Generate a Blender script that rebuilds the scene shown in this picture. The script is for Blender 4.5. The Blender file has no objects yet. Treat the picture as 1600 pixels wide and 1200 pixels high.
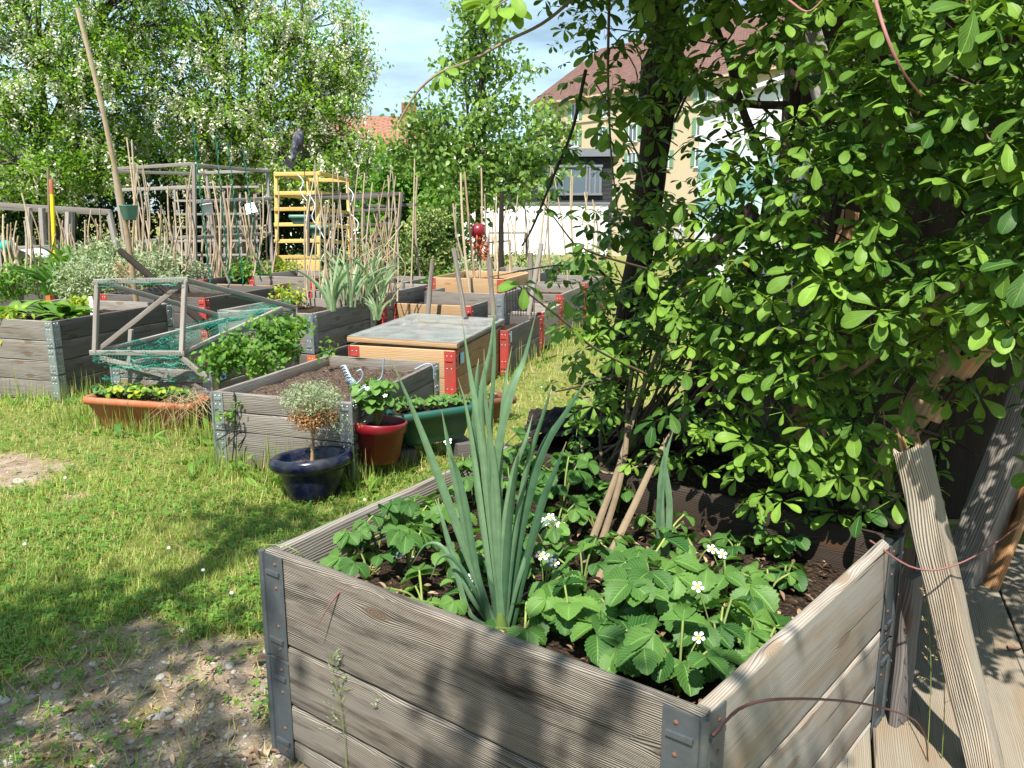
import bpy, math, random
import numpy as np
from math import radians, sin, cos, pi, sqrt

# ------------------------------------------------------------------ camera, sky, sun, exposure
S = bpy.context.scene
C = S.collection
FPX, HORY, CAMH = 1275.0, 325.0, 1.42
PITCH = math.atan((600 - HORY) / FPX)
cam_d = bpy.data.cameras.new('camera'); cam = bpy.data.objects.new('camera', cam_d); C.objects.link(cam)
cam.location = (0, 0, CAMH); cam.rotation_euler = (pi / 2 - PITCH, 0, 0)
cam_d.sensor_width = 36; cam_d.lens = FPX / 1600 * 36; cam_d.clip_end = 1000; cam_d.clip_start = 0.02
S.camera = cam
SUN_AZ = np.array([-0.25, -0.968, 0]); SUN_EL = radians(57)
sun_dir = np.array([SUN_AZ[0] * cos(SUN_EL), SUN_AZ[1] * cos(SUN_EL), sin(SUN_EL)])   # towards the sun
sl = bpy.data.lights.new('sun', 'SUN'); sl.energy = 5.0; sl.angle = radians(0.55); sl.color = (1.0, 0.955, 0.88)
so = bpy.data.objects.new('sun', sl); C.objects.link(so)
from mathutils import Vector, Matrix
so.rotation_euler = Vector(sun_dir).to_track_quat('Z', 'Y').to_euler()
so.location = (-3, -8, 12)
W = bpy.data.worlds.new('World'); S.world = W; W.use_nodes = True
wn = W.node_tree; wn.nodes.clear()
sky = wn.nodes.new('ShaderNodeTexSky'); sky.sky_type = 'NISHITA'; sky.sun_disc = False
sky.sun_elevation = SUN_EL; sky.sun_rotation = math.atan2(SUN_AZ[0], SUN_AZ[1])
sky.air_density = 1.0; sky.dust_density = 0.6; sky.ozone_density = 0.8
bg = wn.nodes.new('ShaderNodeBackground'); bg.inputs[1].default_value = 0.05
wo = wn.nodes.new('ShaderNodeOutputWorld')
tc = wn.nodes.new('ShaderNodeTexCoord'); mp = wn.nodes.new('ShaderNodeMapping'); mp.inputs['Scale'].default_value = (1.6, 1.6, 7)
mp.inputs['Rotation'].default_value = (0.1, 0.12, 0.3)
cn = wn.nodes.new('ShaderNodeTexNoise'); cn.inputs['Scale'].default_value = 1.7; cn.inputs['Detail'].default_value = 7
cn.inputs['Roughness'].default_value = 0.55
cr = wn.nodes.new('ShaderNodeValToRGB'); cr.color_ramp.elements[0].position = 0.28; cr.color_ramp.elements[1].position = 0.66
cr.color_ramp.elements[0].color = (0.0, 0.0, 0.0, 1); cr.color_ramp.elements[1].color = (0.75, 0.75, 0.75, 1)
cm = wn.nodes.new('ShaderNodeMixRGB'); cm.inputs[2].default_value = (12.0, 16.8, 19.6, 1)
L = wn.links.new
L(tc.outputs['Generated'], mp.inputs[0]); L(mp.outputs[0], cn.inputs['Vector']); L(cn.outputs['Fac'], cr.inputs[0])
L(cr.outputs[0], cm.inputs[0]); L(sky.outputs[0], cm.inputs[1]); L(cm.outputs[0], bg.inputs[0]); L(bg.outputs[0], wo.inputs[0])
S.view_settings.view_transform = 'Standard'; S.view_settings.look = 'None'; S.view_settings.gamma = 1
S.view_settings.exposure = 1.02
S.render.engine = 'CYCLES'
S.cycles.max_bounces = 7; S.cycles.diffuse_bounces = 1; S.cycles.glossy_bounces = 2; S.cycles.transmission_bounces = 4
S.cycles.transparent_max_bounces = 6; S.cycles.use_denoising = True; S.cycles.caustics_reflective = False

rng = np.random.default_rng(7); random.seed(7)
# ------------------------------------------------------------------ pixel -> place helpers (measuring the photograph)
_c, _s = cos(PITCH), sin(PITCH)
def ray(x, y):
    u = (x - 800) / FPX; v = -(y - 600) / FPX
    return np.array([u, _c + v * _s, -_s + v * _c])
def G(x, y, z=0.0):                      # point at height z
    r = ray(x, y); return np.array([0, 0, CAMH]) + r * ((z - CAMH) / r[2])
def D(x, y, Y):                          # point at depth Y
    r = ray(x, y); return np.array([0, 0, CAMH]) + r * (Y / r[1])
def V(*a): return np.array(a, float)
def unit(v):
    v = np.asarray(v, float); return v / (np.linalg.norm(v, axis=-1, keepdims=True) + 1e-12)
def smooth(t): t = np.clip(t, 0, 1); return t * t * (3 - 2 * t)
def vnoise(x, y, seed=0):
    x = np.asarray(x, float); y = np.asarray(y, float)
    xi = np.floor(x).astype(np.int64); yi = np.floor(y).astype(np.int64); fx = smooth(x - xi); fy = smooth(y - yi)
    def h(a, b):
        n = (a * 374761393 + b * 668265263 + seed * 974634217) & 0x7fffffff
        n = ((n ^ (n >> 13)) * 1274126177) & 0x7fffffff
        return ((n ^ (n >> 16)) & 0xffff) / 65535.0
    return (h(xi, yi) * (1 - fx) + h(xi + 1, yi) * fx) * (1 - fy) + (h(xi, yi + 1) * (1 - fx) + h(xi + 1, yi + 1) * fx) * fy
def fbm(x, y, seed=0, o=3):
    s = 0; a = 0.5
    for k in range(o): s = s + a * vnoise(x * 2 ** k, y * 2 ** k, seed + k); a /= 2
    return s / (1 - 0.5 ** o)

# ------------------------------------------------------------------ mesh builder
class MB:
    def __init__(self): self.v = []; self.f = []; self.uv = []; self.t = []; self.n = 0; self.sm = []
    def add(self, v, f, uv=None, t=0.5, smooth=True):
        v = np.asarray(v, float).reshape(-1, 3); m = len(v)
        self.v.append(v); self.uv.append(np.zeros((m, 2)) if uv is None else np.asarray(uv, float).reshape(-1, 2))
        self.t.append(np.full(m, t, float) if np.isscalar(t) else np.asarray(t, float))
        for ff in (f if isinstance(f, list) else [f]):
            ff = np.asarray(ff, int)
            if len(ff): self.f.append(ff + self.n); self.sm.append(np.full(len(ff), smooth))
        self.n += m; return self
    def build(self, name, mat, parent=None, loc=None):
        v = np.concatenate(self.v); uv = np.concatenate(self.uv); t = np.concatenate(self.t)
        off = V(0, 0, 0)
        if parent is not None:
            r = parent
            while r.parent: r = r.parent
            off = np.array(r.location)
        elif loc is not None: off = np.asarray(loc, float)
        v = v - off
        me = bpy.data.meshes.new(name)
        me.vertices.add(len(v)); me.vertices.foreach_set('co', v.astype(np.float32).ravel())
        tot = np.concatenate([np.full(len(f), f.shape[1]) for f in self.f])
        vi = np.concatenate([f.ravel() for f in self.f])
        me.loops.add(len(vi)); me.loops.foreach_set('vertex_index', vi.astype(np.int32))
        me.polygons.add(len(tot))
        me.polygons.foreach_set('loop_start', np.concatenate([[0], np.cumsum(tot)[:-1]]).astype(np.int32))
        me.polygons.foreach_set('use_smooth', np.concatenate(self.sm))
        me.update(calc_edges=True)
        a = me.attributes.new('uvm', 'FLOAT2', 'POINT'); a.data.foreach_set('vector', uv.astype(np.float32).ravel())
        a = me.attributes.new('tint', 'FLOAT', 'POINT'); a.data.foreach_set('value', t.astype(np.float32))
        me.materials.append(mat)
        o = bpy.data.objects.new(name, me); C.objects.link(o)
        if parent is not None: o.parent = parent
        else: o.location = off
        return o
def tag(o, label, cat, group=None, kind=None):
    if label: o['label'] = label
    if cat: o['category'] = cat
    if group: o['group'] = group
    if kind: o['kind'] = kind
    return o
def thing(name, label, cat, loc=(0, 0, 0), group=None):
    o = bpy.data.objects.new(name, None); C.objects.link(o); o.location = [float(q) for q in loc]
    o.empty_display_size = 0.1
    return tag(o, label, cat, group)

def grid_faces(n, m, wrap=False):        # n rows x m columns of verts
    i = np.arange(n - 1)[:, None]; j = np.arange(m if wrap else m - 1)[None, :]
    a = i * m + j; b = i * m + (j + 1) % m
    return np.stack([a, b, b + m, a + m], -1).reshape(-1, 4)
def plank(mb, p0, p1, up, w, t, r=0.004, seg=None, wear=0.0, tint=None, bow=0.0, w1=None, t1=None, ragged=0.0):
    """board from p0 to p1, w measured along 'up', t across; rounded worn edges, uv in metres"""
    p0 = np.asarray(p0, float); p1 = np.asarray(p1, float); d = p1 - p0; Ln = np.linalg.norm(d); d = d / Ln
    up = np.asarray(up, float); up = unit(up - d * np.dot(up, d)); sd = np.cross(d, up)
    if seg is None: seg = max(1, int(Ln / 0.5))
    r = min(r, w * 0.45, t * 0.45)
    prof = []
    for sx, sy, a0 in ((1, 1, 0), (-1, 1, 90), (-1, -1, 180), (1, -1, 270)):
        for a in (0, 45, 90):
            aa = radians(a0 + a); prof.append((sx * (t / 2 - r) + r * cos(aa), sy * (w / 2 - r) + r * sin(aa)))
    prof = np.array(prof); m = len(prof)
    per = np.concatenate([[0], np.cumsum(np.linalg.norm(np.diff(np.vstack([prof, prof[:1]]), axis=0), axis=1))])
    so_ = rng.uniform(0, 40, 2); tint = rng.uniform(0.3, 0.7) if tint is None else tint
    prof2 = np.vstack([prof, prof[:1]])
    vs = []; uvs = []
    for i in range(seg + 1):
        k = i / seg
        q = prof2.copy()
        if w1 is not None: q[:, 1] *= (w + (w1 - w) * k) / w
        if t1 is not None: q[:, 0] *= (t + (t1 - t) * k) / t
        if wear:
            q[:, 1] += wear * (vnoise(np.full(m + 1, k * Ln * 9 + so_[0]), np.sign(q[:, 1]) * 3 + so_[1], 3) - 0.5) * 2
            q[:, 0] += wear * 0.5 * (vnoise(np.full(m + 1, k * Ln * 7 + so_[0]), np.sign(q[:, 0]) * 3 + so_[1], 5) - 0.5) * 2
        cen = p0 + d * Ln * k + sd * bow * 4 * k * (1 - k)
        P = cen + q[:, :1] * sd + q[:, 1:] * up
        if ragged and i == seg: P = P + d * (rng.uniform(-1, 1, (m + 1, 1)) * ragged); P[-1] = P[0]
        vs.append(P); uvs.append(np.stack([np.full(m + 1, so_[0] + Ln * k), so_[1] + per], 1))
    vs = np.concatenate(vs); uvs = np.concatenate(uvs)
    mb.add(vs, grid_faces(seg + 1, m + 1), uvs, tint)
    for e, s_ in ((0, -1), (seg, 1)):
        P = vs[e * (m + 1):e * (m + 1) + m]; cc = P.mean(0) - (d * s_ * ragged * 1.5 if ragged else 0)
        idx = np.arange(m); f = np.stack([np.full(m, m), idx, (idx + 1) % m], 1)
        if s_ < 0: f = f[:, ::-1]
        mb.add(np.vstack([P, cc]), f, np.vstack([prof, [0, 0]]) * [0.25, 1] + so_, tint, smooth=False)
def boxm(mb, c, size, ax=None, tint=0.5):
    ax = np.eye(3) if ax is None else np.asarray(ax, float)     # rows = axes
    s = np.asarray(size) / 2.0; vs = []; fs = []; uvs = []
    k = 0
    for a in range(3):
        for sg in (-1, 1):
            b, d = (a + 1) % 3, (a + 2) % 3
            for (p, q) in ((-1, -1), (1, -1), (1, 1), (-1, 1)):
                o = np.zeros(3); o[a] = sg * s[a]; o[b] = p * s[b]; o[d] = q * s[d]
                vs.append(np.asarray(c) + o @ ax); uvs.append((o[b], o[d]) if b != 2 else (o[d], o[b]))
            f = [k, k + 1, k + 2, k + 3]; fs.append(f if sg > 0 else f[::-1]); k += 4
    mb.add(vs, np.array(fs), uvs, tint, smooth=False)
def tube(mb, pts, rad, sides=6, tint=0.5, cap=True):
    P = np.asarray(pts, float); n = len(P); rad = np.full(n, rad, float) if np.isscalar(rad) else np.asarray(rad, float)
    T = np.gradient(P, axis=0); T = unit(T)
    a = V(0, 0, 1) if abs(T[0][2]) < 0.9 else V(1, 0, 0)
    nrm = unit(np.cross(T[0], a)); N = [nrm]
    for i in range(1, n):
        q = N[-1] - T[i] * np.dot(N[-1], T[i]); N.append(unit(q))
    N = np.array(N); B = np.cross(T, N)
    an = np.linspace(0, 2 * pi, sides + 1)
    vs = P[:, None, :] + rad[:, None, None] * (np.cos(an)[None, :, None] * N[:, None, :] + np.sin(an)[None, :, None] * B[:, None, :])
    ln = np.concatenate([[0], np.cumsum(np.linalg.norm(np.diff(P, axis=0), axis=1))]) + rng.uniform(0, 30)
    uv = np.stack(np.broadcast_arrays(ln[:, None], an[None, :] * max(rad.mean(), 0.003)), -1)
    mb.add(vs.reshape(-1, 3), grid_faces(n, sides + 1), uv.reshape(-1, 2), tint)
    if cap:
        for e, sg in ((0, -1), (n - 1, 1)):
            ring = vs[e, :sides]; i = np.arange(sides); f = np.stack([np.full(sides, sides), i, (i + 1) % sides], 1)
            mb.add(np.vstack([ring, P[e]]), f if sg > 0 else f[:, ::-1], None, tint, smooth=False)
def bez(pts, n=12):                      # Catmull-Rom through points
    P = np.asarray(pts, float)
    if len(P) == 2: return P[0] + (P[1] - P[0]) * np.linspace(0, 1, n)[:, None]
    Q = np.vstack([2 * P[0] - P[1], P, 2 * P[-1] - P[-2]]); out = []
    k = len(P) - 1
    for u in np.linspace(0, k - 1e-6, n):
        i = int(u); t = u - i; a, b, c, d = Q[i:i + 4]
        out.append(0.5 * ((2 * b) + (c - a) * t + (2 * a - 5 * b + 4 * c - d) * t * t + (3 * b - 3 * c + d - a) * t ** 3))
    return np.array(out)
def lathe(mb, prof, c, n=40, tint=0.5, ax=None):
    prof = np.asarray(prof, float); an = np.linspace(0, 2 * pi, n + 1)
    vs = np.stack([prof[:, 0:1] * np.cos(an), prof[:, 0:1] * np.sin(an), np.broadcast_to(prof[:, 1:2], (len(prof), n + 1))], -1)
    vs = vs.reshape(-1, 3)
    if ax is not None: vs = vs @ np.asarray(ax)
    uv = np.stack(np.broadcast_arrays(an[None, :] * 0.2, np.cumsum(np.abs(np.gradient(prof[:, 1])) + np.abs(np.gradient(prof[:, 0])))[:, None]), -1)
    mb.add(vs + np.asarray(c), grid_faces(len(prof), n + 1), uv.reshape(-1, 2), tint)
def tilt(ax, ay):                        # rows = axes of a slightly tilted frame
    m = Matrix.Rotation(ax, 3, 'X') @ Matrix.Rotation(ay, 3, 'Y'); return np.array(m).T
# leaves -------------------------------------------------------------
def frames(d, up):
    y = unit(d); x = np.cross(y, up); x = unit(x); z = np.cross(x, y)
    return np.stack([x, y, z], 1)        # rows x,y,z
def inst(mb, tpl, pos, fr, sc, tint, t_local=None):
    tv, tf, tuv = tpl; n = len(pos); k = len(tv)
    sc = np.broadcast_to(np.asarray(sc, float).reshape(-1, 1, 1), (n, 1, 1))
    vs = np.einsum('kj,njc->nkc', tv, fr) * sc + np.asarray(pos)[:, None, :]
    tt = np.broadcast_to(np.asarray(tint, float).reshape(-1, 1), (n, k))
    fl = []
    for f in (tf if isinstance(tf, list) else [tf]):
        fl.append((f[None] + (np.arange(n) * k)[:, None, None]).reshape(-1, f.shape[1]))
    mb.add(vs.reshape(-1, 3), fl, np.broadcast_to(tuv, (n, k, 2)).reshape(-1, 2), tt.ravel())
def leaf_tpl(nl=5, shape='ovate', wid=0.5, fold=0.15, curl=0.2, teeth=0, cols=2):
    """leaf along +Y length 1, normal +Z; uv=(along, across -1..1)"""
    t = np.linspace(0, 1, nl + 1)
    if shape == 'obovate': t = 1 - (1 - t) ** 1.35; hw = 0.5 * wid * np.where(t < .64, np.clip(t / .64, 0, 1) ** 1.05, np.sqrt(np.clip(1 - ((t - .64) / .365) ** 2, 0, 1))) + 0.012
    elif shape == 'ovate': hw = 0.5 * wid * np.sin(pi * t ** 0.72) ** 0.9 + 0.006
    elif shape == 'straw': hw = 0.5 * wid * np.clip(np.sin(pi * t ** 1.05), 0, 1) ** 0.62 * (0.75 + 0.35 * t) + 0.01
    else: hw = 0.5 * wid * np.sin(pi * t) + 0.004
    vs = []; uv = []
    for i in range(nl + 1):
        for c in range(-cols, cols + 1):
            k = c / cols; x = hw[i] * k; y = t[i]
            if teeth and abs(c) == cols and 0 < i < nl:
                y += (0.5 / nl) * (1 if i % 2 else -0.2); x *= 1.07 if i % 2 else 0.95
            z = fold * abs(x) * 1.5 - curl * (y - 0.2) ** 2 - 0.5 * curl * k * k * hw[i]
            if teeth: z += 0.012 * (1 if i % 2 else -1) * (abs(k) * 0.9)
            vs.append((x, y, z)); uv.append((t[i], k))
    return np.array(vs), grid_faces(nl + 1, 2 * cols + 1), np.array(uv)
def join_tpl(parts):
    v = []; f = []; u = []; n = 0
    for (tv, tf, tu) in parts:
        v.append(tv); f.append(tf + n); u.append(tu); n += len(tv)
    return np.concatenate(v), np.concatenate(f), np.concatenate(u)
def xf(tpl, rz=0, rx=0, sc=1.0, off=(0, 0, 0)):
    M = np.array(Matrix.Rotation(rz, 3, 'Z') @ Matrix.Rotation(rx, 3, 'X'))
    return (tpl[0] * sc) @ M.T + np.asarray(off), tpl[1], tpl[2]
DIAMOND = (np.array([(0, 0, 0), (0.28, 0.5, 0.06), (0, 1, -0.05), (-0.28, 0.5, 0.06)]), np.array([[0, 1, 2, 3]]), np.array([(0, 0), (0.5, 1), (1, 0), (0.5, -1)]))
OVAL = leaf_tpl(3, 'ovate', 0.62, 0.15, 0.25, cols=1)
OBOV = leaf_tpl(8, 'obovate', 0.47, 0.24, 0.3, cols=2)
STRAW = leaf_tpl(16, 'straw', 0.86, 0.35, 0.25, teeth=1, cols=2)
LANCE = leaf_tpl(6, 'lance', 0.3, 0.3, 0.5, cols=1)
def palm_tpl(k, seed):                   # five leaflets round one point, drooping
    r = np.random.default_rng(seed); ps = []
    angs = np.linspace(-1.25, 1.25, k) if k < 5 else np.linspace(-2.1, 2.1, k)
    for a in angs:
        ps.append(xf(OBOV, a + r.normal(0, .13), radians(r.uniform(-38, 10)), (1.0 - 0.13 * abs(a) / 2.1) * r.uniform(.9, 1.08),
                     (-sin(a) * 0.13, cos(a) * 0.13, 0)))
    return join_tpl(ps)
PALMS = [palm_tpl(5, i) for i in range(6)] + [palm_tpl(3, 11), palm_tpl(4, 12)]
def rand_unit(n): return unit(rng.normal(0, 1, (n, 3)))
# ------------------------------------------------------------------ materials
class NM:
    def __init__(self, name):
        self.m = bpy.data.materials.new(name); self.m.use_nodes = True; self.t = self.m.node_tree
        self.t.nodes.clear(); self.out = self.t.nodes.new('ShaderNodeOutputMaterial')
    def n(self, typ, ins=None, out=0, **kw):
        nd = self.t.nodes.new('ShaderNode' + typ)
        for k, v in kw.items(): setattr(nd, k, v)
        for k, v in (ins or {}).items():
            s = nd.inputs[k]
            if isinstance(v, bpy.types.NodeSocket): self.t.links.new(v, s)
            elif isinstance(v, bpy.types.Node): self.t.links.new(v.outputs[0], s)
            else: s.default_value = v
        return nd.outputs[out] if out is not None else nd
    def math(self, op, a, b=0.0, c=None, clamp=False):
        return self.n('Math', {0: a, 1: b, **({2: c} if c is not None else {})}, operation=op, use_clamp=clamp)
    def ramp(self, fac, stops, interp='LINEAR'):
        nd = self.n('ValToRGB', {0: fac}, out=None); cr_ = nd.color_ramp; cr_.interpolation = interp
        while len(cr_.elements) > 1: cr_.elements.remove(cr_.elements[-1])
        cr_.elements[0].position = stops[0][0]; cr_.elements[0].color = (*stops[0][1], 1)
        for p, c in stops[1:]:
            e = cr_.elements.new(p); e.color = (*c, 1)
        return nd.outputs[0]
    def mix(self, f, a, b, bt='MIX'):
        a = (*a, 1) if isinstance(a, tuple) and len(a) == 3 else a; b = (*b, 1) if isinstance(b, tuple) and len(b) == 3 else b
        return self.n('MixRGB', {0: f, 1: a, 2: b}, blend_type=bt)
    def noise(self, vec, scale, detail=4, rough=0.55, out=0, dist=0.0):
        return self.n('TexNoise', {'Vector': vec, 'Scale': scale, 'Detail': detail, 'Roughness': rough, 'Distortion': dist}, out=out)
    def attr(self, name, out=0): return self.n('Attribute', out=out, attribute_name=name)
    def xyz(self, x, y, z=0.0): return self.n('CombineXYZ', {0: x, 1: y, 2: z})
    def pos(self): return self.n('NewGeometry')
    def finish(self, col, rough=0.7, spec=0.3, bump=None, bd=0.003, bs=1.0, metal=0.0, trans=0.0, tcol=None, alpha=None):
        b = self.n('BsdfPrincipled', {'Base Color': (*col, 1) if isinstance(col, tuple) else col, 'Roughness': rough,
                                      'Specular IOR Level': spec, 'Metallic': metal}, out=None)
        if bump is not None:
            bn = self.n('Bump', {'Height': bump, 'Distance': bd, 'Strength': bs}); self.t.links.new(bn, b.inputs['Normal'])
        o = b.outputs[0]
        if trans:
            tr = self.n('BsdfTranslucent', {0: (*tcol, 1) if isinstance(tcol, tuple) else tcol})
            o = self.n('MixShader', {0: trans, 1: o, 2: tr})
        if alpha is not None:
            o = self.n('MixShader', {0: alpha, 1: self.n('BsdfTransparent'), 2: o})
        self.t.links.new(o, self.out.inputs[0]); return self.m

def wood(name, dark, light, brown=(0.2, 0.11, 0.06), brownamt=0.35, line=0.0056, contrast=1.0, knots=True, bump=0.0016, stain=0.0, crack=0.25, kn=0.5):
    k = NM(name); uv = k.attr('uvm', 1); tint = k.attr('tint', 2)
    sp = k.n('SeparateXYZ', {0: uv}, out=None); u, v = sp.outputs[0], sp.outputs[1]
    warp = k.math('MULTIPLY', k.math('SUBTRACT', k.noise(k.xyz(k.math('MULTIPLY', u, 1.3), k.math('MULTIPLY', v, 5.0)), 1.0, 2), 0.5), 0.06)
    v1 = k.math('ADD', v, warp); core = None
    if knots:
        vo = k.n('TexVoronoi', {'Vector': k.xyz(k.math('MULTIPLY', u, 2.7), k.math('MULTIPLY', v, 7.5)), 'Scale': 1.0, 'Randomness': 0.9}, out=None, voronoi_dimensions='2D')
        dist = vo.outputs['Distance']; ps = k.n('SeparateXYZ', {0: vo.outputs['Position']}, out=None)
        has = k.math('GREATER_THAN', k.n('SeparateColor', {0: vo.outputs['Color']}), kn)
        dv = k.math('SUBTRACT', v, k.math('DIVIDE', ps.outputs[1], 7.5))
        fall = k.math('MULTIPLY', k.math('EXPONENT', k.math('MULTIPLY', k.math('POWER', dist, 2.0), -22.0)), has)
        v1 = k.math('SUBTRACT', v1, k.math('MULTIPLY', k.math('MULTIPLY', dv, fall), 0.88))
        core = k.math('MULTIPLY', k.math('SUBTRACT', 1.0, k.n('MapRange', {0: dist, 1: 0.07, 2: 0.14})), has)
        ring = k.math('SINE', k.math('MULTIPLY', dist, 210.0))
    f = k.math('SINE', k.math('ADD', k.math('MULTIPLY', v1, 2 * pi / line), k.math('MULTIPLY', k.noise(k.xyz(k.math('MULTIPLY', u, 2.2), k.math('MULTIPLY', v1, 40.0)), 1.0, 2), 9.0)))
    f = k.math('POWER', k.math('MULTIPLY_ADD', f, 0.5, 0.5), 0.55)
    f2 = k.noise(k.xyz(k.math('MULTIPLY', u, 1.4), k.math('MULTIPLY', v1, 75.0)), 1.0, 3, 0.6)
    f = k.math('MULTIPLY', f, k.math('MULTIPLY_ADD', f2, 1.5, 0.22), clamp=True)
    fine = k.noise(k.xyz(k.math('MULTIPLY', u, 5.0), k.math('MULTIPLY', v1, 420.0)), 1.0, 4, 0.7)
    g = k.math('ADD', k.math('MULTIPLY', f, 0.55), k.math('MULTIPLY', fine, 0.55))
    fade = k.noise(k.xyz(k.math('MULTIPLY', u, 1.6), k.math('MULTIPLY', v, 14.0)), 1.0, 3)
    g = k.math('ADD', k.math('MULTIPLY', k.math('SUBTRACT', g, 0.55), k.math('MULTIPLY_ADD', fade, 1.3, 0.25 * contrast)), 0.55)
    ck = k.noise(k.xyz(k.math('MULTIPLY', u, 2.0), k.math('MULTIPLY', v1, 90.0)), 1.0, 2, 0.5)
    ck = k.n('MapRange', {0: ck, 1: 0.27, 2: 0.34})
    if core is not None: g = k.mix(core, g, k.math('MULTIPLY_ADD', ring, 0.10, 0.33))
    col = k.ramp(g, [(0.12, dark), (0.38, tuple(0.6 * a + 0.4 * b for a, b in zip(dark, light))), (0.8, light)])
    st = k.noise(k.xyz(k.math('MULTIPLY', u, 2.3), k.math('MULTIPLY', v, 9.0)), 1.3, 4)
    stf = k.n('MapRange', {0: st, 1: 0.45, 2: 0.75, 3: 0.0, 4: brownamt})
    col = k.mix(stf, col, k.mix(1.0, col, tuple(min(1, b * 3.6) for b in brown), 'MULTIPLY'))
    if core is not None: col = k.mix(k.math('MULTIPLY', core, 0.5), col, brown)
    if stain:
        sn = k.noise(k.xyz(k.math('MULTIPLY', u, 3.0), k.math('MULTIPLY', v1, 22.0)), 1.0, 5, 0.65); col = k.mix(k.n('MapRange', {0: sn, 1: 0.5, 2: 0.72, 3: 0.0, 4: stain}), col, tuple(a * 0.9 for a in dark))
    col = k.mix(k.math('SUBTRACT', 1.0, ck), col, tuple(a * 0.4 for a in dark)) if crack else col
    tm = k.math('MULTIPLY_ADD', tint, 1.0, 0.5)
    col = k.n('HueSaturation', {'Color': col, 'Value': tm, 'Saturation': 1.0})
    return k.finish(col, 0.85, 0.15, k.math('ADD', g, k.math('MULTIPLY', ck, 0.8)), bump, 1.0)

def leafm(name, c0, c1, trans=0.35, rough=0.42, spec=0.35, vein=0.0, yellow=None, tboost=1.5, spots=0.0, streak=0.0):
    k = NM(name); t = k.attr('tint', 2); uv = k.attr('uvm', 1)
    col = k.ramp(t, [(0.0, c0), (0.85, c1)] + ([(0.93, yellow), (1.0, yellow)] if yellow else []))
    ns = k.noise(k.pos(), 35.0, 3)
    col = k.n('HueSaturation', {'Color': col, 'Value': k.math('MULTIPLY_ADD', ns, 0.7, 0.65)})
    bump = None
    if vein:
        sp = k.n('SeparateXYZ', {0: uv}, out=None)
        av = k.math('ABSOLUTE', sp.outputs[1])
        mid = k.n('MapRange', {0: av, 1: 0.0, 2: 0.09, 3: 1.0, 4: 0.0})
        sv = k.math('SINE', k.math('MULTIPLY', k.math('SUBTRACT', k.math('MULTIPLY', sp.outputs[0], 8.0), k.math('MULTIPLY', av, 3.4)), 2 * pi))
        sv = k.n('MapRange', {0: sv, 1: 0.72, 2: 1.0, 3: 0.0, 4: 0.55})
        vv = k.math('MAXIMUM', mid, sv)
        col = k.mix(k.math('MULTIPLY', vv, vein), col, tuple(min(1, q * 2.2 + 0.03) for q in c1)); bump = k.math('MULTIPLY', vv, -1.0)
    if streak:
        s2 = k.n('SeparateXYZ', {0: uv}, out=None); sn = k.noise(k.xyz(k.math('MULTIPLY', s2.outputs[0], 1.5), k.math('MULTIPLY', s2.outputs[1], 9.0), k.math('MULTIPLY', t, 40.0)), 1.0, 3, 0.7)
        col = k.n('HueSaturation', {'Color': col, 'Value': k.math('MULTIPLY_ADD', k.math('SUBTRACT', sn, 0.5), 2.2 * streak, 1.0)}); tip = k.n('MapRange', {0: s2.outputs[0], 1: 0.9, 2: 1.0}); col = k.mix(k.math('MULTIPLY', tip, 0.8), col, (0.35, 0.27, 0.13)); bump = sn
    if spots:
        sn = k.noise(k.pos(), 160.0, 2); sn = k.n('MapRange', {0: sn, 1: 0.64, 2: 0.7})
        big = k.n('MapRange', {0: k.noise(k.pos(), 9.0, 2), 1: 0.55, 2: 0.68})
        col = k.mix(k.math('MULTIPLY', k.math('MULTIPLY', sn, big), spots), col, (0.16, 0.1, 0.06))
    tc_ = k.mix(1.0, col, (tboost, tboost * 1.02, tboost * 0.45), 'MULTIPLY')
    return k.finish(col, rough, spec, bump, 0.0012, 0.6, trans=trans, tcol=tc_)

def plain(name, col, rough=0.5, spec=0.4, metal=0.0, var=0.25, scale=14.0, bump=0.0, dirt=None, dirtamt=0.5, bd=0.003):
    k = NM(name); ns = k.noise(k.pos(), scale, 5, 0.6)
    c = k.n('HueSaturation', {'Color': (*col, 1), 'Value': k.math('MULTIPLY_ADD', ns, 2 * var, 1 - var)})
    if dirt:
        dn = k.noise(k.pos(), scale * 0.55, 6, 0.68); dn = k.n('MapRange', {0: dn, 1: 0.48, 2: 0.68, 3: 0.0, 4: dirtamt}); c = k.mix(dn, c, dirt)
    return k.finish(c, rough, spec, k.noise(k.pos(), scale * 4, 4) if bump else None, bd, bump or 1.0, metal)

def tinted(name, c0, c1, rough=0.6, spec=0.3, trans=0.0):
    k = NM(name); c = k.ramp(k.attr('tint', 2), [(0, c0), (1, c1)])
    c = k.n('HueSaturation', {'Color': c, 'Value': k.math('MULTIPLY_ADD', k.noise(k.pos(), 22.0, 4), 0.7, 0.65)})
    return k.finish(c, rough, spec, trans=trans, tcol=c)
def soilm(name, dark, light, scale=60):
    k = NM(name); p = k.pos(); a = k.noise(p, scale, 6, 0.7); v = k.n('TexVoronoi', {'Vector': p, 'Scale': scale * 1.4})
    c = k.ramp(a, [(0.3, dark), (0.55, tuple((x + y) / 2 for x, y in zip(dark, light))), (0.72, light)])
    c = k.mix(k.n('MapRange', {0: k.noise(p, scale * 2.2, 3), 1: 0.62, 2: 0.72}), c, tuple(min(1, q * 2.0) for q in light))
    return k.finish(c, 0.95, 0.1, k.math('ADD', a, v), 0.02, 1.0)

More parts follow.
